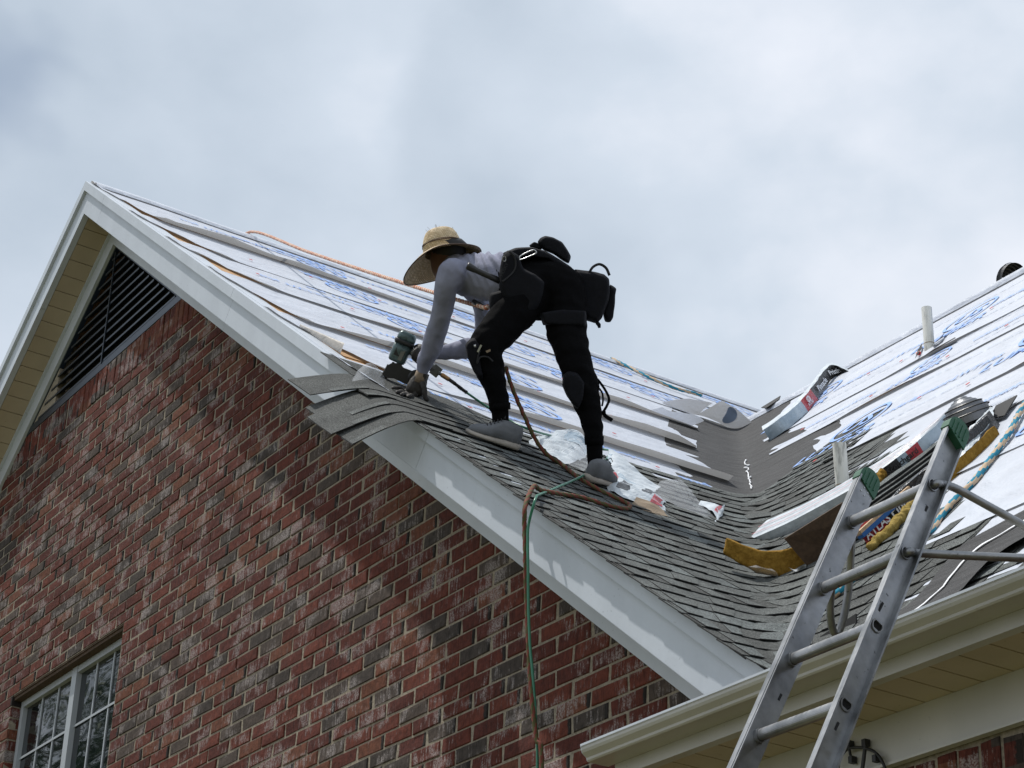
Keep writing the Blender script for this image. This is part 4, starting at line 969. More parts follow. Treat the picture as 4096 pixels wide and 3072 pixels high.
# gloves
def gh(x, y, h=.026): return onG(x, y) + NG * h
g_ = MB(); chain(g_, [(1688, 1500, 11.02, 25), (1672, 1532, 11.03, 35), (1660, 1556, 11.03, 37)])
chain(g_, [(1690, 1530, 11.02, 20), (1675, 1560, 11.02, 28)])
def digit(mb, pts, r0, r1):
    PP = spline([np.array(p) for p in pts], 4); mb.tube(PP + [PP[-1] + (PP[-1] - PP[-2]) * .5], [r0 + (r1 - r0) * i / (len(PP) - 1) for i in range(len(PP))] + [r1 * .5], 10)
digit(g_, [at(1650, 1552, 11.02), at(1618, 1567, 11.06), gh(1590, 1571), gh(1564, 1571)], .0145, .0095)
digit(g_, [at(1652, 1565, 11.01), at(1620, 1577, 11.03), gh(1600, 1585), gh(1580, 1588)], .0145, .0095)
digit(g_, [at(1658, 1572, 11.0), at(1634, 1582, 11.01), gh(1612, 1595), gh(1598, 1598)], .0145, .0095)
digit(g_, [at(1666, 1574, 10.99), at(1650, 1586, 10.98), gh(1636, 1600), gh(1624, 1605)], .0135, .009)
digit(g_, [at(1690, 1530, 10.99), at(1698, 1560, 10.96), at(1701, 1588, 10.95), gh(1706, 1618, .022)], .0165, .0105)
lg = remeshed(g_, .0045, 'glove', 'glove', man, 2, lambda P: .0012 * nz(P[0] * 60, P[1] * 60, P[2] * 60))
b_ = MB(); b_.tube([at(1690, 1482, 11.02), at(1682, 1508, 11.02), at(1676, 1530, 11.02)], [.030, .032, .036], 18); b_.build('cuff', 'cuff', lg, smooth=True)
g_ = MB(); chain(g_, [(1735, 1413, 11.18, 22), (1705, 1412, 11.19, 30), (1684, 1410, 11.19, 34)])
for k in range(4):
    x = 1660 + k * 11; y = 1404 + k * 9
    digit(g_, [at(x + 12, y - 8, 11.12), at(x - 2, y + 6, 11.1), at(x - 6, y + 26, 11.13), at(x + 4, y + 38, 11.2)], .0145, .011)
digit(g_, [at(1700, 1395, 11.2), at(1676, 1384, 11.24), at(1660, 1390, 11.26)], .015, .011)
rg = remeshed(g_, .0045, 'glove', 'glove', man, 2)
b_ = MB(); b_.tube([at(1742, 1414, 11.18), at(1722, 1413, 11.18)], [.029, .030], 16); b_.build('cuff', 'cuff', rg, smooth=True)
# straw hat
HA = CU * 1.0 - CR * .20 + CF * .34; HA /= np.linalg.norm(HA); HX = CR - HA * (CR @ HA); HX /= np.linalg.norm(HX); HY = np.cross(HA, HX)
HB = at(1773, 1010, 10.95)
def hatp(a, r, h): return HB + HX * r * math.cos(a) + HY * r * math.sin(a) + HA * h
def brim(a, t):
    lf = max(0, -math.cos(a)); rt = max(0, math.cos(a)); r = .092 + (.125 - .028 * rt) * t
    return hatp(a, r * (1 + .03 * lf), -.052 * t ** 1.2 - .062 * lf ** 1.5 * t ** 1.5 + .018 * rt * t + .004 * math.sin(3 * a + 1) * t)
hat = None
def uvgrid(fn, us, vs, su, sv, mt, name, parent, th=.003):
    V = [fn(u, v) for u in us for v in vs]; n_ = len(vs); uv = [(u * su, v * sv) for u in us for v in vs]
    F = [(i * n_ + j, (i + 1) * n_ + j, (i + 1) * n_ + j + 1, i * n_ + j + 1) for i in range(len(us) - 1) for j in range(n_ - 1)]
    o = link(name, mesh(V, F, mt, None, True, uv, o=ORG[parent]), parent)
    md = o.modifiers.new('s', 'SOLIDIFY'); md.thickness = th; md.offset = 0; return o
hat = uvgrid(brim, np.linspace(0, 2 * math.pi, 65), np.linspace(0, 1, 12), 1.0 / 6.283, .125, 'straw', 'straw_hat', man)
def crown(a, t):
    prof = [(0, .094), (.25, .094), (.5, .090), (.75, .081), (.9, .072), (1.0, .058), (1.08, .025), (1.1, .002)]
    r = float(np.interp(t * 1.1, [p[0] for p in prof], [p[1] for p in prof])); h = min(t * 1.1, 1.0) * .124 - max(0, t * 1.1 - 1) * .12
    r *= 1 + .05 * math.cos(2 * a); dent = .010 * math.exp(-((t - .8) / .2) ** 2) * max(0, math.cos(a - 2.2)) ** 2
    return hatp(a, r - dent * 1.0, h - .004)
uvgrid(crown, np.linspace(0, 2 * math.pi, 49), np.linspace(0, 1, 24), .55 / 6.283, .15, 'straw', 'crown', hat)
for h_, t_ in ((.028, .0), (.040, .018)):
    b_ = MB(); b_.tube([hatp(a, (.0995 - .1 * max(0, h_ - .03)), h_ + .012 + t_ * math.sin(a)) for a in np.linspace(0, 2 * math.pi, 40)], .0022, 5, cap=False); b_.build('hat_cord', 'band', hat)
b_ = MB()
for k in range(26):
    a = random.uniform(0, 6.28); t = random.choice((random.uniform(.8, .9), random.uniform(.3, .95))); p0 = crown(a, t); d = (p0 - HB); d /= np.linalg.norm(d); l = random.uniform(.006, .022)
    b_.tube([p0, p0 + d * l + np.array([random.uniform(-.006, .006) for _ in range(3)])], .0007, 3)
b_.build('loose_straw', 'straw', hat, kind='stuff')
b_ = MB(); b_.tube([brim(a, 1.0) for a in np.linspace(0, 2 * math.pi, 60)], .0032, 5, cap=False); b_.build('brim_edge', 'band', hat)

# belt, pouches and pads
def bag(name, P, d, th, par, mt='nylon', vox=.0075, sm=4, wob=.003, label=None, taper=.85):
    """soft pouch: outline at its own distance d, real thickness th, rounded"""
    m_ = MB(); F0 = [at(x, y, d) for x, y in P]; c = sum(F0) / len(F0); n_ = len(P); rings = []
    for q_, s in ((-.5, taper), (-.25, 1.0), (.25, 1.0), (.5, taper)): rings += [c + (p - c) * s + CF * th * q_ for p in F0]
    Fs = [(i * n_ + j, i * n_ + (j + 1) % n_, (i + 1) * n_ + (j + 1) % n_, (i + 1) * n_ + j) for i in range(3) for j in range(n_)] + [tuple(range(n_))[::-1], tuple(range(3 * n_, 4 * n_))]
    m_.add(rings, Fs); bmx = bmesh.new(); return remeshed(m_, vox, mt, name, par, sm, lambda P_: wob * nz(P_[0] * 14, P_[1] * 14, P_[2] * 14), label=label)
belt = MB(); bc = at(2050, 1114, 10.76)
bu = CU * .130; bd = CF * .185; bx = CR * .02
belt_pts = [bc + bu * math.cos(a) + bd * math.sin(a) + CR * .012 * math.sin(a) for a in np.linspace(0, 2 * math.pi, 40)]
belt.tube(belt_pts, .012, 8, cap=False); V0 = np.array(belt.V)
for k in (-.02, .02): belt.tube([p + CR * k for p in belt_pts], .011, 8, cap=False)
bo = remeshed(belt, .007, 'nylon', 'tool_belt', man, 3)
bag('pouch', [(2012, 1020), (2040, 1000), (2075, 1022), (2092, 1075), (2140, 1098), (2178, 1130), (2172, 1180), (2150, 1232), (2118, 1262), (2080, 1235), (2020, 1200), (1996, 1150), (1998, 1085)], 10.47, .10, bo)
bag('pouch', [(1960, 1174), (2005, 1162), (2060, 1180), (2085, 1235), (2060, 1285), (2000, 1290), (1962, 1262), (1956, 1215)], 10.50, .09, bo)
bag('pouch', [(2149, 968), (2160, 952), (2180, 944), (2214, 951), (2248, 969), (2268, 998), (2284, 1028), (2276, 1056), (2258, 1046), (2216, 1016), (2172, 997)], 10.66, .12, bo)
bag('pouch', [(2116, 981), (2136, 967), (2152, 972), (2172, 992), (2160, 1000), (2120, 990)], 10.66, .06, bo, vox=.005)
bag('pouch', [(2296, 1076), (2356, 1084), (2416, 1098), (2437, 1116), (2440, 1160), (2434, 1200), (2408, 1274), (2388, 1296), (2345, 1282), (2318, 1240), (2312, 1140)], 10.64, .12, bo)
bag('pouch', [(2440, 1136), (2466, 1154), (2459, 1182), (2458, 1230), (2453, 1270), (2441, 1289), (2421, 1288), (2412, 1262), (2428, 1190)], 10.68, .09, bo)
bag('waist_pad', [(2012, 1012), (2060, 992), (2130, 990), (2180, 1004), (2240, 1040), (2290, 1075), (2280, 1090), (2200, 1040), (2110, 1025), (2050, 1035), (2020, 1050)], 10.62, .16, bo)
b_ = MB(); b_.tube(spline([at(x, y, 10.6) for x, y in [(2356, 1092), (2372, 1068), (2398, 1057), (2424, 1072), (2438, 1102)]], 6), .0085, 8, sq=.5); b_.build('carry_loop', 'webb', bo, smooth=True)
b_ = MB(); b_.tube(spline([at(x, y, 10.42) for x, y in [(2038, 1006), (2058, 1030), (2062, 1062), (2050, 1090), (2010, 1126)]], 6), .0075, 8, sq=.4); b_.build('strap', 'webb', bo, smooth=True)
m_ = MB(); add_text(m_, 'HUSKY', at(2017, 1078, 10.37), CR * .42 + CU * .9, -CR * .9 + CU * .42, .022, 0, .01); m_.build('lettering', 'webb', bo)
b_ = MB(); b_.tube(spline([at(x, y, 10.44) for x, y in [(2078, 1040), (2082, 1024), (2128, 1001), (2142, 1004), (2142, 1014), (2096, 1034), (2078, 1040)]], 5), .0032, 7, cap=False); b_.build('snap_hook', 'alug', bo, smooth=True)
for c_, r_ in (((2017, 1035), 8),):
    b_ = MB(); q_ = at(*c_, 10.40); b_.tube([q_ + CR * .004 * math.cos(a) * 2 + CU * .0125 * math.sin(a) for a in np.linspace(0, 6.283, 20)], .0013, 5, cap=False); b_.build('ring', 'alug', bo)
b_ = MB(); b_.tube([at(2120, 1283, 10.5), at(2124, 1296, 10.5), at(2128, 1303, 10.5)], [.004, .003, .006], 6); b_.build('strap', 'webb', bo)
b_ = MB(); b_.tube([at(2388, 1290, 10.6), at(2396, 1300, 10.6), at(2398, 1312, 10.6)], [.010, .010, .006], 8); b_.build('strap', 'nylon', bo, smooth=True)
kp = bag('knee_pad', [(1862, 1378), (1880, 1355), (1900, 1350), (1926, 1385), (1925, 1450), (1934, 1520), (1912, 1512), (1893, 1484), (1868, 1424)], 10.40, .13, man)
b_ = MB(); b_.tube([at(1896, 1385, 10.33), at(1904, 1384, 10.33)], .007, 8); b_.obox(at(1918, 1394, 10.33), CR * .5 + CU, CR - CU * .5, CF, .017, .004, .003); b_.build('buckle', 'alug', kp)
b_ = MB(); b_.tube(spline([at(x, y, 10.33) for x, y in [(1920, 1402), (1912, 1425), (1908, 1455), (1920, 1430), (1950, 1428), (1972, 1446)]], 5), .004, 6); b_.build('strap', 'webb', kp, smooth=True)
b_ = MB(); P_ = [at(x, y, 10.31) for x, y in [(1942, 1404), (1961, 1396), (1963, 1404), (1948, 1412)]]; b_.prism(P_, CF * .004); b_.build('torn_label', 'cuff', kp)
kp = bag('knee_pad', [(2252, 1500), (2272, 1484), (2310, 1490), (2340, 1530), (2330, 1600), (2312, 1640), (2290, 1618), (2268, 1585), (2250, 1540)], 10.40, .13, man)
b_ = MB(); b_.tube(spline([at(x, y, 10.44) for x, y in [(2384, 1512), (2400, 1530), (2422, 1562), (2436, 1596), (2428, 1622), (2416, 1645), (2420, 1662), (2449, 1682)]], 6), [.010] * 30 + [.015] * 13, 8, sq=.35); b_.build('strap', 'nylon', kp, smooth=True)
b_ = MB(); b_.tube(spline([at(x, y, 10.45) for x, y in [(2390, 1545), (2408, 1570), (2412, 1600), (2408, 1625)]], 6), .007, 8, sq=.35); b_.build('strap', 'nylon', kp, smooth=True)
bag('thigh_band', [(2158, 1252), (2250, 1240), (2345, 1244), (2346, 1306), (2250, 1304), (2172, 1300)], 10.53, .215, man, mt='nylon', taper=.9)

# hammer stuck in the belt
hm = thing('hammer', 'black gripped hammer pushed head down through the belt behind the roofer', 'hammer', tuple(at(1990, 1118, 10.5)))
b_ = MB(); b_.tube([at(x, y, d) for x, y, d in [(1868, 1062, 10.46), (1874, 1065, 10.46), (1890, 1074, 10.46), (1906, 1082, 10.46), (1950, 1102, 10.46), (2000, 1124, 10.46)]], [.017, .0195, .0175, .0145, .0145, .0165], 14); b_.build('grip', 'blackm', hm, smooth=True)
b_ = MB(); b_.tube([at(2000, 1124, 10.46), at(2046, 1146, 10.46)], .011, 10); b_.build('shaft', 'alug', hm, smooth=True)
b_ = MB(); b_.obox(at(2050, 1148, 10.46), CR * .42 - CU * .0 + CF * .2, CR * .4 - CU * .9, CF, .016, .05, .015); b_.build('head', 'alug', hm)

# ================================================================== COIL NAIL GUN
gun = thing('nail_gun', 'grey-green pneumatic coil nail gun held in the gloved right hand of the roofer', 'nail gun', tuple(at(1600, 1400, 11.22)))
gd = 11.23; B0, T0 = at(1583, 1449, gd), at(1636, 1333, gd); gx = T0 - B0; gl = np.linalg.norm(gx); gx /= gl
gs_ = np.cross(gx, CF); gs_ /= np.linalg.norm(gs_); gf = np.cross(gx, gs_)
def sqloft(c, ax, prof, mt, name, par, n_=28, pw=.55):
    m_ = MB(); V = []
    for h, rx, ry in prof:
        for k in range(n_):
            a = 2 * math.pi * k / n_; V.append(c + ax * h + gs_ * rx * math.copysign(abs(math.cos(a)) ** pw, math.cos(a)) + gf * ry * math.copysign(abs(math.sin(a)) ** pw, math.sin(a)))
    m_.add(V, [(i * n_ + j, i * n_ + (j + 1) % n_, (i + 1) * n_ + (j + 1) % n_, (i + 1) * n_ + j) for i in range(len(prof) - 1) for j in range(n_)] + [tuple(range(n_))[::-1], tuple(range((len(prof) - 1) * n_, len(prof) * n_))])
    return m_.build(name, mt, par, smooth=True)
sqloft(B0, gx, [(0, .034, .030), (.004, .043, .036), (.02, .047, .039), (.06, .048, .040), (.10, .050, .042)], 'gun', 'body', gun)
sqloft(B0, gx, [(.100, .053, .046), (.106, .055, .048), (.118, .055, .048), (.121, .052, .045)], 'blackm', 'bumper', gun)
sqloft(B0, gx, [(.121, .049, .042), (.135, .050, .043), (.155, .047, .040), (gl, .038, .032), (gl + .003, .030, .025)], 'gun', 'cap', gun)
for a in (0, 1.6, 3.1, 4.7):
    b_ = MB(); b_.lathe(B0 + gx * (gl - .012) + gs_ * .031 * math.cos(a + .7) + gf * .03 * math.sin(a + .7), gx, [(0, .005), (.016, .005), (.017, .002)], 8); b_.build('bolt', 'blackm', gun)
b_ = MB(); b_.obox(B0 + gx * .055 - gf * .0 + gs_ * 0 - CF * .0385, gx, gs_, CF, .022, .026, .001); b_.build('name_plate', 'blackm', gun)
b_ = MB(); b_.tube([at(1630, 1395, gd), at(1680, 1432, gd), at(1738, 1478, gd)], [.020, .0185, .022], 12); b_.obox(at(1744, 1484, gd), CR - CU * .8, CR * .8 + CU, CF, .018, .022, .018); b_.build('handle', 'gung', gun, smooth=False)
b_ = MB(); b_.obox(at(1612, 1410, gd - .01), gx, gs_, CF, .045, .010, .030); b_.build('side_frame', 'gung', gun)
b_ = MB(); b_.prism([at(x, y, gd - .03) for x, y in [(1548, 1462), (1566, 1452), (1600, 1452), (1612, 1470), (1650, 1484), (1700, 1490), (1716, 1500), (1704, 1535), (1660, 1545), (1625, 1538), (1596, 1524), (1575, 1514), (1548, 1512), (1534, 1500)]], CF * .06); b_.build('magazine', 'blackm', gun)
b_ = MB(); b_.lathe(at(1664, 1512, gd - .05), CF, [(0, .036), (.006, .043), (.085, .043), (.09, .036)], 26); b_.build('nail_canister', 'blackm', gun, smooth=False)
for a, c_ in (((1552, 1458), (1521, 1514)), ((1562, 1464), (1530, 1520))):
    b_ = MB(); b_.tube([at(*a, gd - .02), at(*c_, gd + .01)], .0045, 8); b_.build('nose_rod', 'gung', gun)
b_ = MB(); b_.prism([at(x, y, gd - .01) for x, y in [(1546, 1470), (1566, 1466), (1560, 1500), (1540, 1522), (1514, 1516), (1522, 1506)]], CF * .03); b_.build('nose', 'blackm', gun)
for px in (1580, 1600):
    b_ = MB(); b_.tube([at(px - 6, 1448, gd), at(px - 12, 1475, gd)], .007, 8); b_.build('strut', 'blackm', gun)
b_ = MB(); b_.tube([at(1612, 1437, gd), at(1620, 1452, gd), at(1604, 1458, gd)], .005, 6); b_.build('trigger', 'blackm', gun)
# air hose with coupler
hose = thing('air_hose', 'green air hose running from the nail gun over the shingles and down the brick wall', 'hose', tuple(onG(2125, 2030)))
b_ = MB(); b_.tube([at(1752, 1490, 11.2), at(1764, 1498, 11.2)], [.011, .009], 8); b_.build('nipple', 'gung', hose, smooth=True)
b_ = MB(); b_.tube([at(1764, 1497, 11.2), at(1768, 1500, 11.2), at(1796, 1518, 11.18), at(1798, 1520, 11.18)], [.008, .0125, .0115, .009], 10); b_.build('coupler', 'brass', hose, smooth=False)
b_ = MB(); b_.tube([at(1798, 1519, 11.18), at(1820, 1535, 11.17)], [.010, .0105], 8); b_.build('connector', 'blackm', hose)
PP = spline([at(1820, 1535, 11.17), at(1843, 1553, 11.16), at(1868, 1571, 11.15)], 20); b_ = MB(); b_.tube(PP, [.0075 + .003 * (math.sin(i * 2.0) > 0) for i in range(len(PP))], 10); b_.build('bend_guard', 'blackm', hose, smooth=False)
GP = lambda x, y, h=.022: onG(x, y) + NG * h
hp = [at(1866, 1570, 11.15), at(1900, 1594, 11.12), at(1950, 1628, 11.1), at(2040, 1683, 11.0), at(2136, 1724, 10.95), GP(2250, 1778, .03), GP(2330, 1804), GP(2400, 1818, .03), GP(2424, 1838, .05), GP(2415, 1868, .05), GP(2380, 1898, .05), GP(2317, 1932, .035), GP(2208, 1974), GP(2150, 2004, .03), GP(2126, 2036, .045)]
YH = -.375
hp += [onY(2114, 2100, YH), onY(2111, 2180, YH), onY(2112, 2253, YH), onY(2114, 2434, YH + .02), onY(2120, 2580, YH + .03), onY(2130, 2690, YH + .04), onY(2143, 2880, YH + .06), onY(2150, 3072, YH + .08)]
hp += [hp[-1] + np.array((.02, .02, -.8)), np.array((hp[-1][0] + .1, -.5, .03)), np.array((hp[-1][0] + 1.2, -1.6, .02))]
b_ = MB(); b_.tube(spline(hp, 10), .0060, 10); b_.build('hose_line', 'hose', hose, smooth=True)

# ================================================================== ROPES
def rope(name, label, P, r, m1, m2, n=9, tw=16, frac=.5, par=None, seg=7, blk=None):
    PP = spline(P, seg) if seg else P; pts = [PP[0]]; st = r * .8
    for a in PP[1:]:                                         # even steps
        while np.linalg.norm(a - pts[-1]) > st: pts.append(pts[-1] + (a - pts[-1]) / np.linalg.norm(a - pts[-1]) * st)
    V = []; up = None; cum = 0; L_ = []
    for i, p in enumerate(pts):
        t = pts[min(i + 1, len(pts) - 1)] - pts[max(i - 1, 0)]; t /= np.linalg.norm(t) + 1e-9
        if up is None: up = np.array((0, 0, 1.)) if abs(t[2]) < .9 else np.array((1., 0, 0))
        a = np.cross(t, up); a /= np.linalg.norm(a) + 1e-9; b2_ = np.cross(a, t); up = b2_; L_.append(i * st)
        for k in range(n):
            q_ = 2 * math.pi * k / n; ph = 3 * q_ + i * st / r * 1.1; V.append(p + (a * math.cos(q_) + b2_ * math.sin(q_)) * r * (1 + .13 * math.sin(ph) + .06 * math.sin(7 * q_ - i * 2.1)))
    F, MI = [], []
    for i in range(len(pts) - 1):
        for k in range(n):
            F.append((i * n + k, i * n + (k + 1) % n, (i + 1) * n + (k + 1) % n, (i + 1) * n + k))
            MI.append(1 if (math.sin(2 * math.pi * (k / n) * 2 + i * st / r * (blk or 1.0)) > frac * 2 - 1) else 0)
    m_ = MB(); m_.V = [tuple(v) for v in V]; m_.F = F; m_.MI = MI
    return m_
lan = thing('rope', 'red and olive braided rope looped by the trainers and hanging over the white rake trim', 'rope', tuple(onG(2400, 2000)))
rp = [at(2024, 1470, 10.5), at(2035, 1510, 10.45), at(2058, 1575, 10.45), at(2100, 1670, 10.45), at(2143, 1760, 10.45), at(2190, 1820, 10.46), GP(2245, 1878), GP(2310, 1929), GP(2389, 1976), GP(2462, 2011), GP(2500, 2030), GP(2513, 2043), GP(2494, 2052), GP(2425, 2040), GP(2317, 2007), GP(2226, 1993), GP(2150, 1985, .03), GP(2118, 1988, .05)]
rp += [onY(2102, 2020, -.372), onY(2098, 2108, -.372), onY(2101, 2200, -.372), onY(2104, 2340, -.36), onY(2110, 2480, -.35), onY(2117, 2653, -.34), onY(2131, 2834, -.33), onY(2146, 2960, -.32), onY(2168, 3090, -.31)]
rp += [rp[-1] + np.array((.03, 0, -1.0)), rp[-1] + np.array((.1, -.1, -3.6))]
rope('r', '', rp, .0098, '', '', blk=.9).build('rope_strand', ['rope_r', 'rope_g'], lan, smooth=True)
sr = thing('safety_rope', 'salmon safety rope stretched from the ridge to the waist of the roofer', 'rope', tuple(gp(1.06, .0, .05)))
p0 = gp(1.03, .02, .05); p1 = at(1905, 1222, 10.75)
rope('r', '', [gp(1.0, -.0, .03) + np.array((-.15, 0, -.12)), p0, p0 * .66 + p1 * .34 + np.array((0, 0, -.012)), p0 * .33 + p1 * .67 + np.array((0, 0, -.012)), p1, at(1950, 1225, 10.72)], .0105, '', '', blk=1.6).build('rope_strand', ['rope_o', 'rope_p'], sr, smooth=True)
b_ = MB(); b_.tube([at(1893, 1205, 10.76), at(1915, 1220, 10.74), at(1935, 1236, 10.72)], [.012, .017, .012], 8); b_.build('grip_clamp', 'blackm', sr, smooth=True)
t1 = thing('rope', 'teal and sand rope lying over the ridge behind the roofer', 'rope', tuple(gp(4.6, .4)))
rope('r', '', [GP(2440, 1447, .03), GP(2520, 1487, .03), GP(2600, 1527, .03), GP(2690, 1565, .03), GP(2765, 1590, .04), GP(2800, 1600, .04)], .0135, '', '', blk=.32).build('rope_strand', ['rope_t', 'rope_s'], t1, smooth=True)
MP = lambda x, y, h=.02: onM(x, y) + NM * h
t2 = thing('rope', 'teal and sand rope running down the main roof behind the ladder', 'rope', tuple(onM(3840, 2007)))
rope('r', '', [MP(4200, 1500, .03), MP(4092, 1678, .03), MP(4054, 1754, .03), MP(3953, 1881), MP(3903, 1947), MP(3840, 2007), MP(3778, 2079), MP(3740, 2133), MP(3700, 2170, .03), MP(3610, 2235, .03), MP(3526, 2290, .03), MP(3472, 2314, .03), MP(3431, 2342, .03), MP(3400, 2372, .03), MP(3317, 2430, .025), MP(3270, 2470, .025)], .0135, '', '', blk=.42).build('rope_strand', ['rope_t', 'rope_s'], t2, smooth=True)
# ================================================================== EXTENSION LADDER
LD = np.array((-.11047, math.sin(.52778), math.cos(.52778))); LD0 = np.array((0, math.sin(.52778), math.cos(.52778)))
LNrm = np.array((0, math.cos(.52778), -math.sin(.52778)))
LB = np.array((-4.544, -.76179, 4.20558)); LW = .35149; EX = np.array((1., 0, 0))
lad = thing('ladder', 'aluminium extension ladder with green rubber caps leaning in front of the gutter', 'ladder', tuple(LB + LD * -4.6))
tb = -(LB[2]) / LD[2] + .02; RD = .036                      # rail half depth
for X, sg, tt in ((0, -1, .20), (LW, 1, .245)):
    c0_ = LB + EX * X
    def rp_(t, u, w): return c0_ + LD * t + LNrm * u + EX * w
    m_ = MB(); t0_, t1_ = tb, tt
    def bar_(u0, u1, w0, w1): m_.hexa([rp_(t0_, u0, w0), rp_(t0_, u0, w1), rp_(t0_, u1, w1), rp_(t0_, u1, w0), rp_(t1_, u0, w0), rp_(t1_, u0, w1), rp_(t1_, u1, w1), rp_(t1_, u1, w0)])
    if sg < 0: bar_(-RD, RD, -.004, .0); bar_(-RD - .002, -RD + .004, -.026, -.0041); bar_(RD - .004, RD + .002, -.026, -.0041)
    else: bar_(-RD, RD, .0, .004); bar_(-RD - .002, -RD + .004, .0041, .026); bar_(RD - .004, RD + .002, .0041, .026)
    if sg < 0: bar_(-RD - .0021, -RD + .003, .0001, .006)
    ro = m_.build('rail', 'alu', lad)
    m_ = MB(); A = []; n_ = 12                               # curved rubber cap
    pr = [(-RD - .005, t1_ - .012)] + [(-(RD + .005) * math.cos(a), t1_ + .012 + .040 * math.sin(a)) for a in np.linspace(0, math.pi, n_)] + [(RD + .005, t1_ - .045)]
    w0, w1 = (-.030, .005) if sg < 0 else (-.005, .030)
    m_.prism([rp_(t, u, w0) for u, t in pr], EX * (w1 - w0)); co = m_.build('end_cap', 'green', ro)
    for k in range(4):
        m_ = MB(); u = -RD + .012 + k * .016; m_.hexa([rp_(t1_ - .02 + .01 * k * 0, u - .0025, w1), rp_(t1_ - .02, u + .0025, w1), rp_(t1_ - .02, u + .0025, w1 + .003), rp_(t1_ - .02, u - .0025, w1 + .003), rp_(t1_ + .035, u - .0025, w1), rp_(t1_ + .035, u + .0025, w1), rp_(t1_ + .035, u + .0025, w1 + .003), rp_(t1_ + .035, u - .0025, w1 + .003)]); m_.build('cap_rib', 'green', co)
    for du, dt in ((-.006, -.035), (.012, -.042), (-.012, -.055), (.004, -.062)):
        if sg < 0:
            m_ = MB(); m_.lathe(rp_(t1_ + dt, du, 0), EX, [(0, .004), (.002, .003)], 8); m_.build('rivet', 'alug', ro)
def dpro(rx, n_=14, f=1.0):                                   # D shaped rung section in the (LD, LNrm) plane
    P = []
    for k in range(n_):
        a = math.pi * k / (n_ - 1); P.append((-math.sin(a) * rx * 1.25 * f + .006, math.cos(a) * rx * f))
    return P + [(.010 * f + .006, -rx * .8 * f), (.010 * f + .006, rx * .8 * f)]
def dprism(m_, c, x0, x1, rx, hole=None):
    P = dpro(rx); n_ = len(P)
    for i in range(1):
        ring_ = lambda x, f=1.0: [c + EX * x + LD0 * a * f + LNrm * b * f for a, b in P]
        if hole:
            V = ring_(x0) + ring_(x1) + ring_(x1, hole) + ring_(x0, hole)
            F = [(q_ * n_ + j, q_ * n_ + (j + 1) % n_, ((q_ + 1) % 4) * n_ + (j + 1) % n_, ((q_ + 1) % 4) * n_ + j) for q_ in range(4) for j in range(n_)]
            m_.add(V, F)
        else: m_.add(ring_(x0) + ring_(x1), [(j, (j + 1) % n_, n_ + (j + 1) % n_, n_ + j) for j in range(n_)] + [tuple(range(n_))[::-1], tuple(range(n_, 2 * n_))])
for X_, t_, u_, l_ in ((LW + .0045, -.1, .01, .05), (LW + .0045, -.55, -.01, .09), (.0008, -.3, .0, .06), (.0008, -.75, .012, .05), (LW + .0045, -1.0, .0, .07)):
    m_ = MB(); m_.obox(LB + EX * X_ + LD * t_ + LNrm * u_, LD0, LNrm, EX, l_ * .3, .004, .0003); m_.build('scuff_mark', 'webb', lad)
k = 0
while True:
    c = LB - LD * .3048 * k
    if c[2] < .25: break
    m_ = MB(); dprism(m_, c, .001, LW - .001, .0165); ru = m_.build('rung', 'alu', lad)
    for f_ in (-.6, -.2, .2, .6):
        m_ = MB(); m_.box((0, 0, 0), (1, 1, 1)); V = [c + EX * (.012 + (LW - .024) * v[0]) + LNrm * (.0155 * f_ + .0012 * (v[1] - .5)) + LD0 * (.0158 + .0015 * v[2]) for v in m_.V]; m2 = MB(); m2.add(V, m_.F)
        if k < 5: m2.build('tread_rib', 'alu', ru)
    for x0_, x1_ in ((.0005, .012), (LW - .012, LW - .0005)):
        m_ = MB(); dprism(m_, c, x0_, x1_, .021, .8); m_.build('collar', 'alu', ru)
    m_ = MB(); dprism(m_, c, LW + .0041, LW + .010, .0205, .78); m_.build('collar', 'alu', ru)
    m_ = MB(); dprism(m_, c, LW + .0042, LW + .0048, .016); m_.build('rung_bore_shade', 'darkvoid', ru)  # thin dark plug painted as the shade in the hollow rung end
    k += 1
rd1 = float((LB + EX * LW - CAM) @ CF)
def arm(P, r=.0125, name='stand_off_arm'):
    m_ = MB(); m_.tube(spline(P, 8), r, 14); m_.build(name, 'alu', lad, smooth=True)
arm([LB + EX * (LW - .03), LB + EX * (LW + .02), at(3770, 1936, rd1 + .02), at(3830, 1957, rd1 + .05), at(3960, 2028, rd1 + .08), at(4096, 2103, rd1 + .11), at(4420, 2290, rd1 + .2)])
c1_ = LB + EX * LW - LD * .3048; rd2 = float((c1_ - CAM) @ CF)
arm([c1_ - EX * .03, c1_ + EX * .02, at(3655, 2211, rd2 + .02), at(3720, 2215, rd2 + .04), at(3850, 2222, rd2 + .06), at(4096, 2232, rd2 + .1), at(4420, 2240, rd2 + .2)])
dl = float((LB - CAM) @ CF)
arm([at(3330, 2320, dl + .1), at(3322, 2400, dl + .12), at(3322, 2470, dl + .13), at(3334, 2525, dl + .14), at(3352, 2528, dl + .15), at(3372, 2480, dl + .16), at(3388, 2400, dl + .17), at(3396, 2330, dl + .17), at(3404, 2200, dl + .14), at(3408, 2110, dl + .08)], .0125)

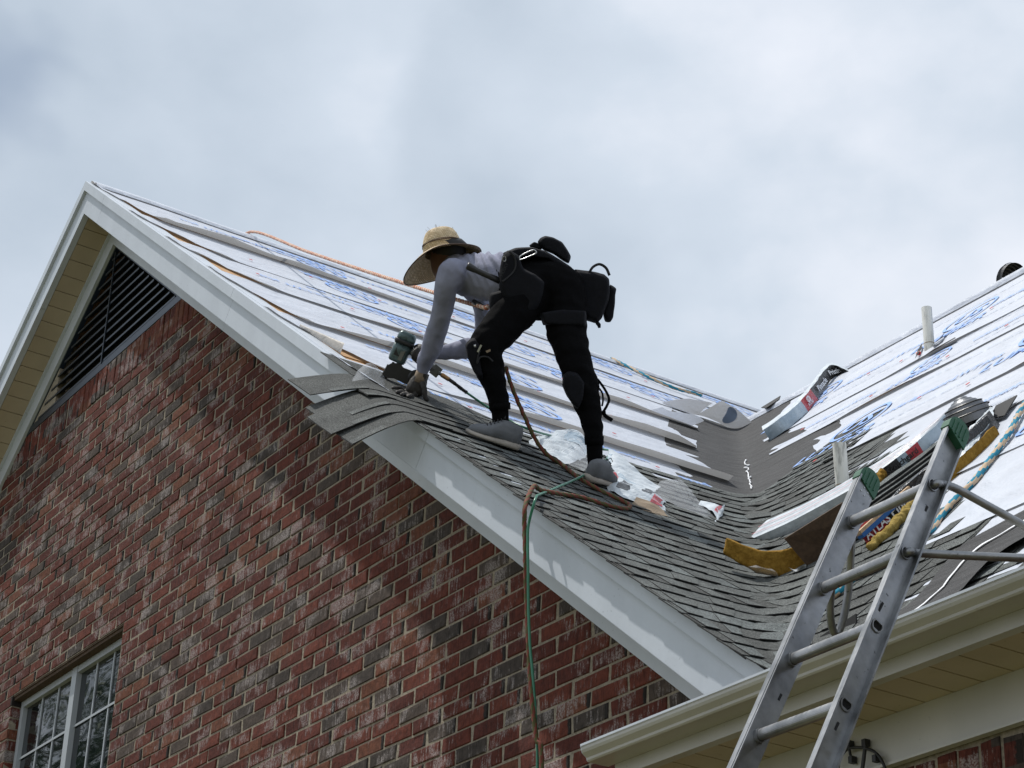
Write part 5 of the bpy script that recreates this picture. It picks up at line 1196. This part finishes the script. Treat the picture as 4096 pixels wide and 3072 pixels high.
# ================================================================== THINGS ON THE MAIN ROOF
def depthM(x, y): return float((onM(x, y) - CAM) @ CF)
def pack(mb, path, wdir, ndir, w, h, mi_top=0, mi_side=1, wob=.004, seg=5, mi_end=None, sides=None):
    """a soft slab swept along path; sides: function(t) -> material of the near side"""
    PP = spline(path, seg); n_ = len(PP); V = []; nw = 5
    sec = [(0, 0), (0, .5), (0, 1), (.33, 1.03), (.66, 1.03), (1, 1), (1, .5), (1, 0), (.5, 0)]
    for i, p in enumerate(PP):
        for a, b_ in sec: V.append(p + wdir * w * a + ndir * h * b_ + np.array((nz(p[0] * 13, a * 3, b_ * 4), nz(p[1] * 13, a * 5, b_ * 3), nz(p[2] * 13, a, b_ * 6))) * wob)
    m_ = len(sec); F, MI = [], []
    for i in range(n_ - 1):
        for j in range(m_):
            F.append((i * m_ + j, i * m_ + (j + 1) % m_, (i + 1) * m_ + (j + 1) % m_, (i + 1) * m_ + j))
            MI.append((sides(i / (n_ - 1)) if sides else mi_side) if j in (0, 1) else mi_top if j in (2, 3, 4) else mi_side if mi_end is None else mi_end)
    F += [tuple(range(m_))[::-1], tuple(range((n_ - 1) * m_, n_ * m_))]; MI += [mi_side, mi_side]
    k = len(mb.V); mb.V += [tuple(v) for v in V]; mb.F += [tuple(q_ + k for q_ in f) for f in F]; mb.MI += MI
    return PP
UPM = np.array((0, 1, MS)) / MH                              # up the main slope
# bundle by the ridge
bp = [MP(3084, 1768, .012), MP(3150, 1725, .012), MP(3225, 1662, .012), MP(3285, 1592, .015), MP(3332, 1530, .02), MP(3360, 1500, .0), MP(3400, 1486, -.09)]
wd1 = UPM * .75 - EX * .66 + NM * .05; wd1 /= np.linalg.norm(wd1)
t = thing('shingle_bundle', 'film wrapped shingle bundle with black side and red globe label lying by the ridge', 'shingle bundle', tuple(bp[2]), 'bundles of new shingles on the main roof')
m_ = MB(); PPb = pack(m_, bp, wd1, NM, .15, .085, 0, 1, .008, 6, sides=lambda q_: 1 if q_ < .34 else 2 if q_ < .46 else 3); m_.build('wrapper', ['film', 'filmg', 'filmr', 'filmk'], t, smooth=False)
def side_text(txt, P, ia, ib, up, hgt, size, mt, par, off=.004, sx=1.0, bold=.02, lift=.5):
    a, b_ = np.array(P[ia]), np.array(P[ib]); ux = (b_ - a); ln = np.linalg.norm(ux); ux /= ln; c = (a + b_) / 2 + up * hgt * lift; n_ = np.cross(ux, up); n_ = n_ * (1 if n_ @ (CAM - c) > 0 else -1)
    m_ = MB(); add_text(m_, txt, c + n_ * off, ux, up, size, 0, bold, None, sx); return m_.build('lettering', mt, par)
side_text('Pinnacle', PPb, 16, 25, NM, .085, .060, 'ltr', t, .012, 1.5); side_text('Pristine', PPb, 25, 31, NM, .085, .054, 'ltr', t, .012, 1.1)
side_text('ATLAS', PPb, 12, 17, NM, .085, .030, 'ltr', t, .012, 1.4, lift=.28)
m_ = MB(); cc = (PPb[14] + PPb[15]) / 2 + NM * .056; ux = PPb[16] - PPb[12]; ux /= np.linalg.norm(ux); nn = np.cross(ux, NM); nn *= 1 if nn @ (CAM - cc) > 0 else -1
for rr_ in (1.0, .62, .28): ring(m_, lambda a, b_, c=0: cc + nn * .012 + ux * a + NM * b_, .040 * rr_, .022, .14 if rr_ > .9 else .3, 0, 18)
for hh in (-.011, 0, .011): m_.obox(cc + nn * .012 + NM * hh, ux, NM, nn, .036, .001, .0003)
m_.build('globe_mark', 'ltr', t)
m_ = MB(); m_.prism([MP(x, y, .04) for x, y in [(3058, 1650), (3135, 1603), (3130, 1618), (3078, 1652)]], NM * .006); m_.build('shingle_corner', 'asph', t)
# bundle behind the ladder, scotch style film with grey side
bp = [MP(3020, 2208, .01), MP(3180, 2140, .01), MP(3330, 2060, .01), MP(3480, 1975, .012), MP(3600, 1895, .012), MP(3700, 1815, .012), MP(3775, 1750, .012)]
t = thing('shingle_bundle', 'long film wrapped shingle bundle with white top and red stripes behind the ladder', 'shingle bundle', tuple(bp[2]), 'bundles of new shingles on the main roof')
m_ = MB(); PPb = pack(m_, bp, UPM * .93 + NM * .08, NM, .20, .055, 0, 1, .006, 6, sides=lambda q_: 0 if q_ < .55 else 3 if q_ < .68 else 2 if .74 < q_ < .83 else 1); m_.build('wrapper', ['film', 'filmg', 'filmr', 'filmk'], t)
side_text('Scotchgard', PPb, 23, 28, NM, .055, .040, 'ltk', t, .010, 1.1)
for hh in (.25, .6):
    m_ = MB(); wd2 = UPM * .93 + NM * .08; V = [p + wd2 * .20 * hh + NM * .0625 for p in PPb] + [p + wd2 * (.20 * hh + .006) + NM * .0625 for p in PPb]; n_ = len(PPb); m_.add(V, [(i, i + 1, n_ + i + 1, n_ + i) for i in range(n_ - 1)]); m_.build('red_stripe', 'filmr', t)
# loose grey shingles stacked on it
st_ = thing('shingle_stack', 'loose stack of grey shingles sagging behind the ladder', 'shingles', tuple(MP(3740, 1860, .05)))
for j in range(5):
    bp = [MP(3350 + 12 * j, 2160 - 7 * j, .012 + .013 * j), MP(3500, 2060 - 5 * j, .012 + .013 * j), MP(3650, 1955 - 5 * j, .012 + .013 * j), MP(3790, 1850 - 5 * j, .014 + .013 * j), MP(3900 + 6 * j, 1752 - 5 * j, .018 + .014 * j)]
    m_ = MB(); pack(m_, bp, UPM, NM, .17, .0085, 0, 1, .003, 6); m_.build('shingle', [random.choice(sm), 'asph'], st_)
# black sided bundle with red label under the ladder rung
bp = [MP(3475, 2185, .0), MP(3560, 2110, .0), MP(3640, 2035, .0), MP(3720, 1965, .0), MP(3830, 1880, .0), MP(3990, 1725, .0)]
t = thing('shingle_bundle', 'black sided shingle bundle with red label showing between the two ladder rails', 'shingle bundle', tuple(bp[1]), 'bundles of new shingles on the main roof')
m_ = MB(); PPb = pack(m_, bp, UPM * .8 - EX * .3, NM, .08, .085, 1, 1, .005, 6, sides=lambda q_: 2 if q_ < .22 else 1); m_.build('wrapper', ['film', 'filmk', 'filmr'], t)
side_text('ATLAS', PPb, 1, 6, NM, .085, .052, 'ltr', t, .012, 1.1, lift=.45); side_text('Pinnacle', PPb, 8, 16, NM, .085, .06, 'ltr', t, .012, 1.2)
# film and foam beyond the right rail
t = thing('foam_block', 'mustard foam block poking out beyond the top of the right ladder rail', 'foam', tuple(MP(3900, 1820)), 'pieces of foam padding on the main roof')
m_ = MB(); pack(m_, [MP(3760, 1965, .0), MP(3850, 1890, .0), MP(3930, 1815, .0), MP(3975, 1765, .0)], UPM, NM, .06, .05, 0, 0, .008); m_.build('foam_body', 'foam', t)
m_ = MB(); t = thing('plastic_wrap', 'crumpled white wrap with red print draped along the foam block', 'plastic wrap', tuple(MP(3880, 1800)), 'torn wrapper plastic')
rows = [[MP(3800, 1935, .03), MP(3880, 1850, .04), MP(3940, 1780, .04), MP(3995, 1720, .05)], [MP(3790, 1900, .05), MP(3870, 1820, .07), MP(3940, 1750, .07), MP(4008, 1690, .06)], [MP(3800, 1870, .05), MP(3890, 1790, .06), MP(3950, 1720, .06), MP(3990, 1675, .07)]]
m_, fn = patch(rows, seed=12, amp=.012, sub=7, fr=22); m_.build('film', ['film', 'film'], t)
m_ = MB(); V = [fn(u, v) + NM * .004 for u in (.35, .75) for v in np.linspace(.35, .5, 6)]; m_.add(V, [(i, i + 1, i + 7, i + 6) for i in range(5)]); m_.build('red_print', 'filmr', t)
m_ = MB(); t = thing('shingle_scrap', 'black pointed shingle scrap sticking up beside the metal flashing cone', 'scrap', tuple(MP(4000, 1690)))
m_.prism([MP(x, y, h) for x, y, h in [(3975, 1700, .03), (4005, 1655, .04), (4085, 1605, .03), (4030, 1680, .02)]], NM * .005); m_.build('scrap_body', 'asph', t)
# level board with blue edge, yellow wool
t = thing('straightedge', 'pine straightedge with blue painted edge lying on yellow wool behind the ladder', 'board', tuple(MP(3560, 2110)))
a_, b_2 = MP(3472, 2190, .055), MP(3668, 2010, .055); ax_ = b_2 - a_; l_ = np.linalg.norm(ax_); ax_ /= l_
m_ = MB(); m_.obox((a_ + b_2) / 2 + NM * .014, ax_, np.cross(NM, ax_), NM, l_ / 2, .016, .010); m_.build('board', 'pine', t)
m_ = MB(); m_.obox((a_ + b_2) / 2, ax_, np.cross(NM, ax_), NM, l_ / 2, .0165, .0095); m_.build('painted_edge', 'blue', t)
t = thing('glass_wool', 'yellow glass wool batt bulging under the blue edged straightedge', 'insulation', tuple(MP(3560, 2150)))
m_ = MB(); Q = [MP(3494, 2215, .025), MP(3540, 2175, .03), MP(3590, 2130, .03), MP(3650, 2060, .03), MP(3690, 2015, .03)]
PQ = spline(Q, 8); m_.tube(PQ, [.017 + .007 * abs(math.sin(i * .9)) for i in range(len(PQ))], 12); remeshed(m_, .007, 'foamy', 'batt', t, 1, lambda P: .010 * nz(P[0] * 30, P[1] * 30, P[2] * 30) + .004 * nz(P[0] * 90, P[1] * 90, P[2] * 90))
t = thing('glass_wool', 'ragged tan wool tuft beneath the green cap of the left ladder rail', 'insulation', tuple(MP(3520, 1960)))
m_ = MB(); PQ = spline([MP(3490, 2010, .05), MP(3530, 1975, .06), MP(3560, 1935, .06)], 6); m_.tube(PQ, .022, 10); remeshed(m_, .006, 'foam', 'batt', t, 1, lambda P: .012 * nz(P[0] * 45, P[1] * 45, P[2] * 45))
# curved mustard foam and brown board in the valley
t = thing('foam_block', 'curved mustard foam block standing in the valley at the foot of the bundles', 'foam', tuple(MP(3100, 2290)), 'pieces of foam padding on the main roof')
dF = depthM(3100, 2330) - .12
m_ = MB(); TP = [(2905, 2150), (2960, 2175), (3040, 2203), (3120, 2203), (3200, 2180), (3300, 2135), (3400, 2080)]; BP = [(2893, 2212), (2950, 2250), (3030, 2292), (3110, 2308), (3200, 2300), (3300, 2262), (3400, 2205)]
V = []
for th_ in (0, .07):
    for (x, y), (x2, y2) in zip(TP, BP): V += [at(x, y, dF + th_), at(x2, y2, dF + th_)]
n_ = len(TP) * 2; F = []
for i in range(len(TP) - 1):
    a = 2 * i; F += [(a, a + 1, a + 3, a + 2), (n_ + a, n_ + a + 2, n_ + a + 3, n_ + a + 1), (a, a + 2, n_ + a + 2, n_ + a), (a + 1, n_ + a + 1, n_ + a + 3, a + 3)]
F += [(0, n_, n_ + 1, 1), (n_ - 2, n_ - 1, 2 * n_ - 1, 2 * n_ - 2)]
m_.add(V, F); remeshed(m_, .008, 'foam', 'foam_body', t, 3, lambda P: .004 * nz(P[0] * 25, P[1] * 25, P[2] * 25))
t = thing('fibre_board', 'dark brown fibre board leaning on the white bundle left of the ladder', 'board', tuple(MP(3300, 2200)))
m_ = MB(); dB = dF - .10; m_.prism([at(x, y, d) for x, y, d in [(3138, 2155, dB + .05), (3370, 2010, dB - .1), (3480, 2060, dB - .16), (3490, 2170, dB - .14), (3440, 2215, dB - .08), (3260, 2300, dB + .02)]], CF * .02); m_.build('board', 'board', t)
m_ = MB(); m_.prism([at(x, y, dB + .1) for x, y in [(3440, 2215), (3500, 2180), (3505, 2215), (3450, 2255), (3330, 2300), (3280, 2300)]], CF * .05); t2_ = thing('foam_block', 'flat mustard foam strip under the brown board beside the ladder', 'foam', tuple(MP(3420, 2250)), 'pieces of foam padding on the main roof')
link('foam_body', mesh(m_.V, m_.F, 'foam', o=ORG[t2_]), t2_)

# PVC vents, flashing cones
def vent(name, label, base, top, r):
    t = thing(name, label, 'vent pipe', tuple(base), 'white vent pipes'); a = np.array(top) - base; l = np.linalg.norm(a)
    m_ = MB(); m_.lathe(base - a / l * .05, a, [(0, r), (l + .05, r), (l + .05, r * .88), (l - .1, r * .86)], 24, cap=False); m_.build('pipe', 'pvc', t, smooth=False)
    m_ = MB(); m_.lathe(base + a * .12, a, [(0, r * 1.002), (.004, r * 1.03), (.006, r * 1.002)], 24, cap=False); m_.build('joint_ring', 'cuff', t)
    return t
b0 = MP(3718, 1398, 0); vent('vent_pipe', 'white plastic vent pipe standing near the ridge on the bare underlayment', b0, at(3706, 1232, float((b0 - CAM) @ CF) + .12), .033)
b0 = MP(3372, 1968, 0); vent('vent_pipe', 'dirty white plastic vent pipe rising from the new shingles left of the ladder', b0, at(3357, 1775, float((b0 - CAM) @ CF) + .08), .034)
def cone(label, c, ax, s, mt):
    t = thing('flashing_cone', label, 'pipe flashing', tuple(c), 'ribbed metal pipe flashings')
    pr = [(0, .118), (.035, .114), (.038, .108), (.06, .104), (.064, .094), (.082, .086), (.086, .076), (.099, .066), (.103, .056), (.112, .046), (.115, .036), (.122, .030), (.126, .022)]
    m_ = MB(); m_.lathe(c, ax, [(h * s, r * s) for h, r in pr], 36, cap=False); m_.build('cone', mt, t, smooth=False)
    for h, r in ((.036, .1165), (.062, .1055), (.084, .088)):
        m_ = MB(); m_.lathe(c, ax, [(h * s - .003, r * s), (h * s, r * s + .004), (h * s + .003, r * s)], 36, cap=False); m_.build('rib', 'blackm', t)
cone('ribbed grey metal flashing cone resting on the bundle right of the ladder top', MP(3905, 1728, .045), NM * .8 + UPM * .1 + np.array((0, 0, .3)), 1.0, 'cone')
bc_ = at(4060, 1120, depthM(4020, 1118) + .25); cone('dark ribbed flashing cone lying on its side behind the ridge at the right edge', bc_, -EX * .9 + np.array((0, 0, .35)), 1.0, 'blackm')

# slit in the sheet and the red marker under the upper pipe
t = thing('red_cap', 'round red plastic cap on the torn sheet below the upper vent pipe', 'cap', tuple(MP(3682, 1425)))
m_ = MB(); m_.lathe(MP(3682, 1425, .02), NM + CF * -.8, [(0, .016), (.006, .016), (.008, .006)], 14); m_.build('cap_disc', 'red', t)
for P_ in ([(3694, 1384), (3696, 1405), (3688, 1424), (3672, 1452), (3684, 1420)], [(3735, 1388), (3760, 1375), (3793, 1340), (3775, 1372), (3742, 1396)], [(3700, 1437), (3740, 1412), (3830, 1365), (3835, 1370), (3745, 1420)]):
    m_ = MB(); m_.prism([MP(x, y, .02 + .004 * i) for i, (x, y) in enumerate(P_)], NM * .001); m_.build('torn_edge', 'asph', ulm[5])

# ================================================================== TORN WRAPPERS
def wrapt(label, rows, seed, mats=('film', 'film'), amp=.015, sub=8, fr=18, name='torn_wrapper', prints=()):
    P0 = np.array(rows[0][0]); t = thing(name, label, 'torn wrapper', tuple(P0), 'torn wrapper plastic'); m_, fn = patch(rows, seed=seed, amp=amp, sub=sub, fr=fr); m_.build('film', list(mats), t)
    for (u0, u1, v0, v1, mt) in prints:
        q_ = MB(); us_, vs_ = np.linspace(u0, u1, 7), np.linspace(v0, v1, 9); V = [fn(u, v) for u in us_ for v in vs_]
        c = fn((u0 + u1) / 2, (v0 + v1) / 2); tow = (CAM - c) / np.linalg.norm(CAM - c); V = [v + tow * .004 for v in V]
        q_.add(V, [(i * 9 + j, i * 9 + j + 1, (i + 1) * 9 + j + 1, (i + 1) * 9 + j) for i in range(6) for j in range(8)]); q_.build('printed_patch', mt, t)
    return t, fn
wrapt('torn clear and silver wrapper spread between the two feet of the roofer', [
    [GP(2112, 1782, .01), GP(2170, 1812, .02), GP(2228, 1852, .02), GP(2262, 1872, .02)],
    [GP(2120, 1776, .025), GP(2200, 1796, .05), GP(2280, 1822, .05), GP(2330, 1845, .02)],
    [GP(2150, 1768, .03), GP(2220, 1778, .085), GP(2300, 1795, .09), GP(2350, 1822, .04)]], 21, ('film', 'filmg'), .016, prints=((.62, .9, .45, .95, 'filmg'), (.1, .4, .1, .5, 'clear')))
wrapt('clear torn wrapper under the heel of the rear foot', [
    [GP(2240, 1858, .01), GP(2290, 1880, .02), GP(2330, 1900, .02)], [GP(2280, 1830, .05), GP(2330, 1845, .05), GP(2380, 1860, .05)], [GP(2310, 1800, .06), GP(2360, 1815, .06), GP(2400, 1830, .05)]], 22, ('clear', 'clear'), .012)
wrapt('standing torn printed wrapper behind the rear trainer', [
    [GP(2412, 1900, .02), GP(2440, 1920, .02), GP(2500, 1960, .02), GP(2600, 2000, .02)],
    [GP(2414, 1878, .04), GP(2450, 1896, .05), GP(2520, 1935, .03), GP(2620, 1978, .02)],
    [GP(2416, 1852, .085), GP(2455, 1872, .085), GP(2530, 1915, .05), GP(2640, 1965, .02)]], 23, ('film', 'filmg'), .014, prints=((.35, .8, .02, .16, 'filmg'), (.1, .35, .45, .75, 'filmg'), (.2, .3, .1, .4, 'filmk')))
wrapt('crumpled white and red printed wrapper trailing right of the rear foot', [
    [GP(2418, 1958, .01), GP(2480, 1998, .015), GP(2570, 2030, .015), GP(2665, 2056, .01)],
    [GP(2425, 1945, .04), GP(2490, 1985, .05), GP(2590, 2015, .045), GP(2650, 2034, .02)],
    [GP(2440, 1925, .05), GP(2510, 1968, .05), GP(2610, 2002, .04), GP(2660, 2020, .015)]], 24, ('film', 'film'), .015, prints=((.25, .7, .70, .92, 'filmr'), (.35, .85, .22, .38, 'filmk'), (.5, .95, .02, .14, 'filmr'), (.55, 1.0, .52, .66, 'filmk')))
wrapt('white fringe of torn fabric below the red printed wrapper', [[GP(2520, 2025, .01), GP(2590, 2055, .01), GP(2668, 2075, .01)], [GP(2540, 2015, .03), GP(2610, 2040, .03), GP(2640, 2048, .02)]], 25, ('cuff', 'cuff'), .01)
wrapt('clear plastic film lying on the shingles right of the crumpled wrappers', [
    [GP(2600, 1995, .015), GP(2680, 2025, .015), GP(2790, 2068, .012), GP(2870, 2092, .01)], [GP(2620, 1965, .04), GP(2700, 1995, .05), GP(2760, 2030, .03), GP(2850, 2078, .015)], [GP(2640, 1945, .03), GP(2700, 1950, .05), GP(2740, 1975, .04), GP(2800, 2030, .02)]], 26, ('clear', 'clear'), .012)
wrapt('small torn white scrap with red print alone on the gable shingles', [
    [GP(2788, 2030, .02), GP(2830, 2062, .03), GP(2858, 2090, .02), GP(2850, 2110, .01)], [GP(2795, 2025, .03), GP(2845, 2050, .05), GP(2875, 2066, .04), GP(2880, 2080, .02)], [GP(2800, 2034, .02), GP(2860, 2060, .04), GP(2884, 2056, .05), GP(2886, 2068, .03)]], 27, ('film', 'film'), .010, prints=((.2, .7, .45, .6, 'filmr'),))
wrapt('fluffy white scrap below the brown board in the valley', [
    [at(3155, 2270, dF - .1), at(3190, 2290, dF - .1), at(3212, 2310, dF - .1)], [at(3175, 2280, dF - .08), at(3210, 2275, dF - .08), at(3225, 2290, dF - .1)], [at(3200, 2262, dF - .1), at(3222, 2258, dF - .1), at(3242, 2288, dF - .1)]], 28, ('ltr', 'ltr'), .010)
wrapt('clear sleeve with a small globe mark lying against the curved foam', [
    [at(2980, 2270, dF - .06), at(3030, 2290, dF - .06), at(3110, 2308, dF - .06)], [at(2995, 2266, dF - .08), at(3050, 2272, dF - .1), at(3108, 2290, dF - .09)], [at(3022, 2260, dF - .06), at(3060, 2272, dF - .08), at(3090, 2276, dF - .08)]], 29, ('clear', 'clear'), .006)
wrapt('clear release film lifting off the top hanging shingle', [
    [GP(1405, 1532, .01), GP(1440, 1540, .03), GP(1480, 1545, .03), GP(1528, 1560, .01)], [GP(1418, 1520, .06), GP(1450, 1522, .09), GP(1490, 1530, .08), GP(1532, 1545, .03)], [GP(1424, 1514, .04), GP(1460, 1516, .07), GP(1500, 1526, .05), GP(1540, 1535, .02)]], 30, ('clear', 'clear'), .006)

# cable coil under the eave
t = thing('cable', 'black cable with clips looping on the cream frieze board at the lower right', 'cable', (-5.1, -.03, 3.7))
m_ = MB(); yc = -.045
m_.tube(spline([onY(x, y, yc) for x, y in [(3345, 3110), (3360, 3040), (3385, 3000), (3420, 2990), (3470, 2995), (3510, 3018), (3540, 3072), (3545, 3130)]], 8), .0055, 8); m_.tube(spline([onY(x, y, yc) for x, y in [(3462, 2975), (3458, 3010), (3450, 3072), (3440, 3140)]], 8), .007, 8)
m_.tube(spline([onY(x, y, yc) for x, y in [(3395, 2985), (3402, 3020), (3410, 3045)]], 6), .005, 8); m_.build('cable_run', 'cable', t, smooth=True)
for x, y in ((3463, 2972), (3400, 2978), (3410, 3040), (3505, 3035)):
    m_ = MB(); m_.obox(onY(x, y, yc + .005), EX, np.array((0, 0, 1.)), np.array((0, 1., 0)), .009, .012, .012); m_.build('clip', 'cable', t)

# ================================================================== TREES THAT THE WINDOW MIRRORS
def tree(label, x, y, H, cr, seed):
    rnd = random.Random(seed); t = thing('broadleaf_tree', label, 'tree', (x, y, 0), 'trees across the garden')
    m_ = MB(); tips = []
    tp = [(x + rnd.uniform(-.2, .2) * i, y + rnd.uniform(-.2, .2) * i, H * .12 * i) for i in range(6)]; m_.tube(spline(tp, 4), list(np.linspace(.32, .12, 21)), 9)
    for k in range(16):
        a = rnd.uniform(0, 6.28); z = H * rnd.uniform(.28, .6); el = rnd.uniform(.25, .9); L_ = cr * rnd.uniform(.6, 1.05); b0 = np.array((x, y, z)); d = np.array((math.cos(a), math.sin(a), el)); d /= np.linalg.norm(d)
        pts = [b0 + d * L_ * q_ + np.array((0, 0, -.25 * q_ * q_)) + np.array([rnd.uniform(-.12, .12) for _ in range(3)]) for q_ in (0, .3, .6, 1)]; m_.tube(pts, [.09, .065, .045, .02], 6); tips += pts[1:]
    m_.build('trunk', 'bark', t, smooth=True)
    c = MB(); V, F = [], []
    for k in range(150):
        b0 = np.array(tips[rnd.randrange(len(tips))]) + np.array([rnd.gauss(0, cr * .16) for _ in range(3)]) if k > 30 else np.array((x, y, H * .72)) + np.array([rnd.gauss(0, cr * .38), rnd.gauss(0, cr * .38), rnd.gauss(0, H * .12)])
        rad = rnd.uniform(.35, .8)
        for _ in range(110):
            v = np.array([rnd.gauss(0, 1) for _ in range(3)]); v *= rad * rnd.random() ** .4 / (np.linalg.norm(v) + 1e-6); p = b0 + v * (1, 1, .7)
            a_ = np.array([rnd.gauss(0, 1) for _ in range(3)]); a_ /= np.linalg.norm(a_); b2 = np.cross(a_, [rnd.gauss(0, 1) for _ in range(3)]); b2 /= np.linalg.norm(b2) + 1e-6; s = rnd.uniform(.05, .1); n0 = len(V)
            V += [p - a_ * s, p + b2 * s * .5, p + a_ * s, p - b2 * s * .5]; F.append((n0, n0 + 1, n0 + 2, n0 + 3))
    c.V = V; c.F = F; c.MI = [0] * len(F); c.build('crown', 'leaf', t)
tree('tall leafy tree standing left of the gable, nearest to the house', -23.5, -5.2, 12.5, 3.4, 3)
tree('broad leafy tree behind the nearest one', -29, -7.5, 16, 4.4, 4)
tree('rounded leafy tree farthest along the garden edge', -36, -11.5, 15.5, 3.6, 5)
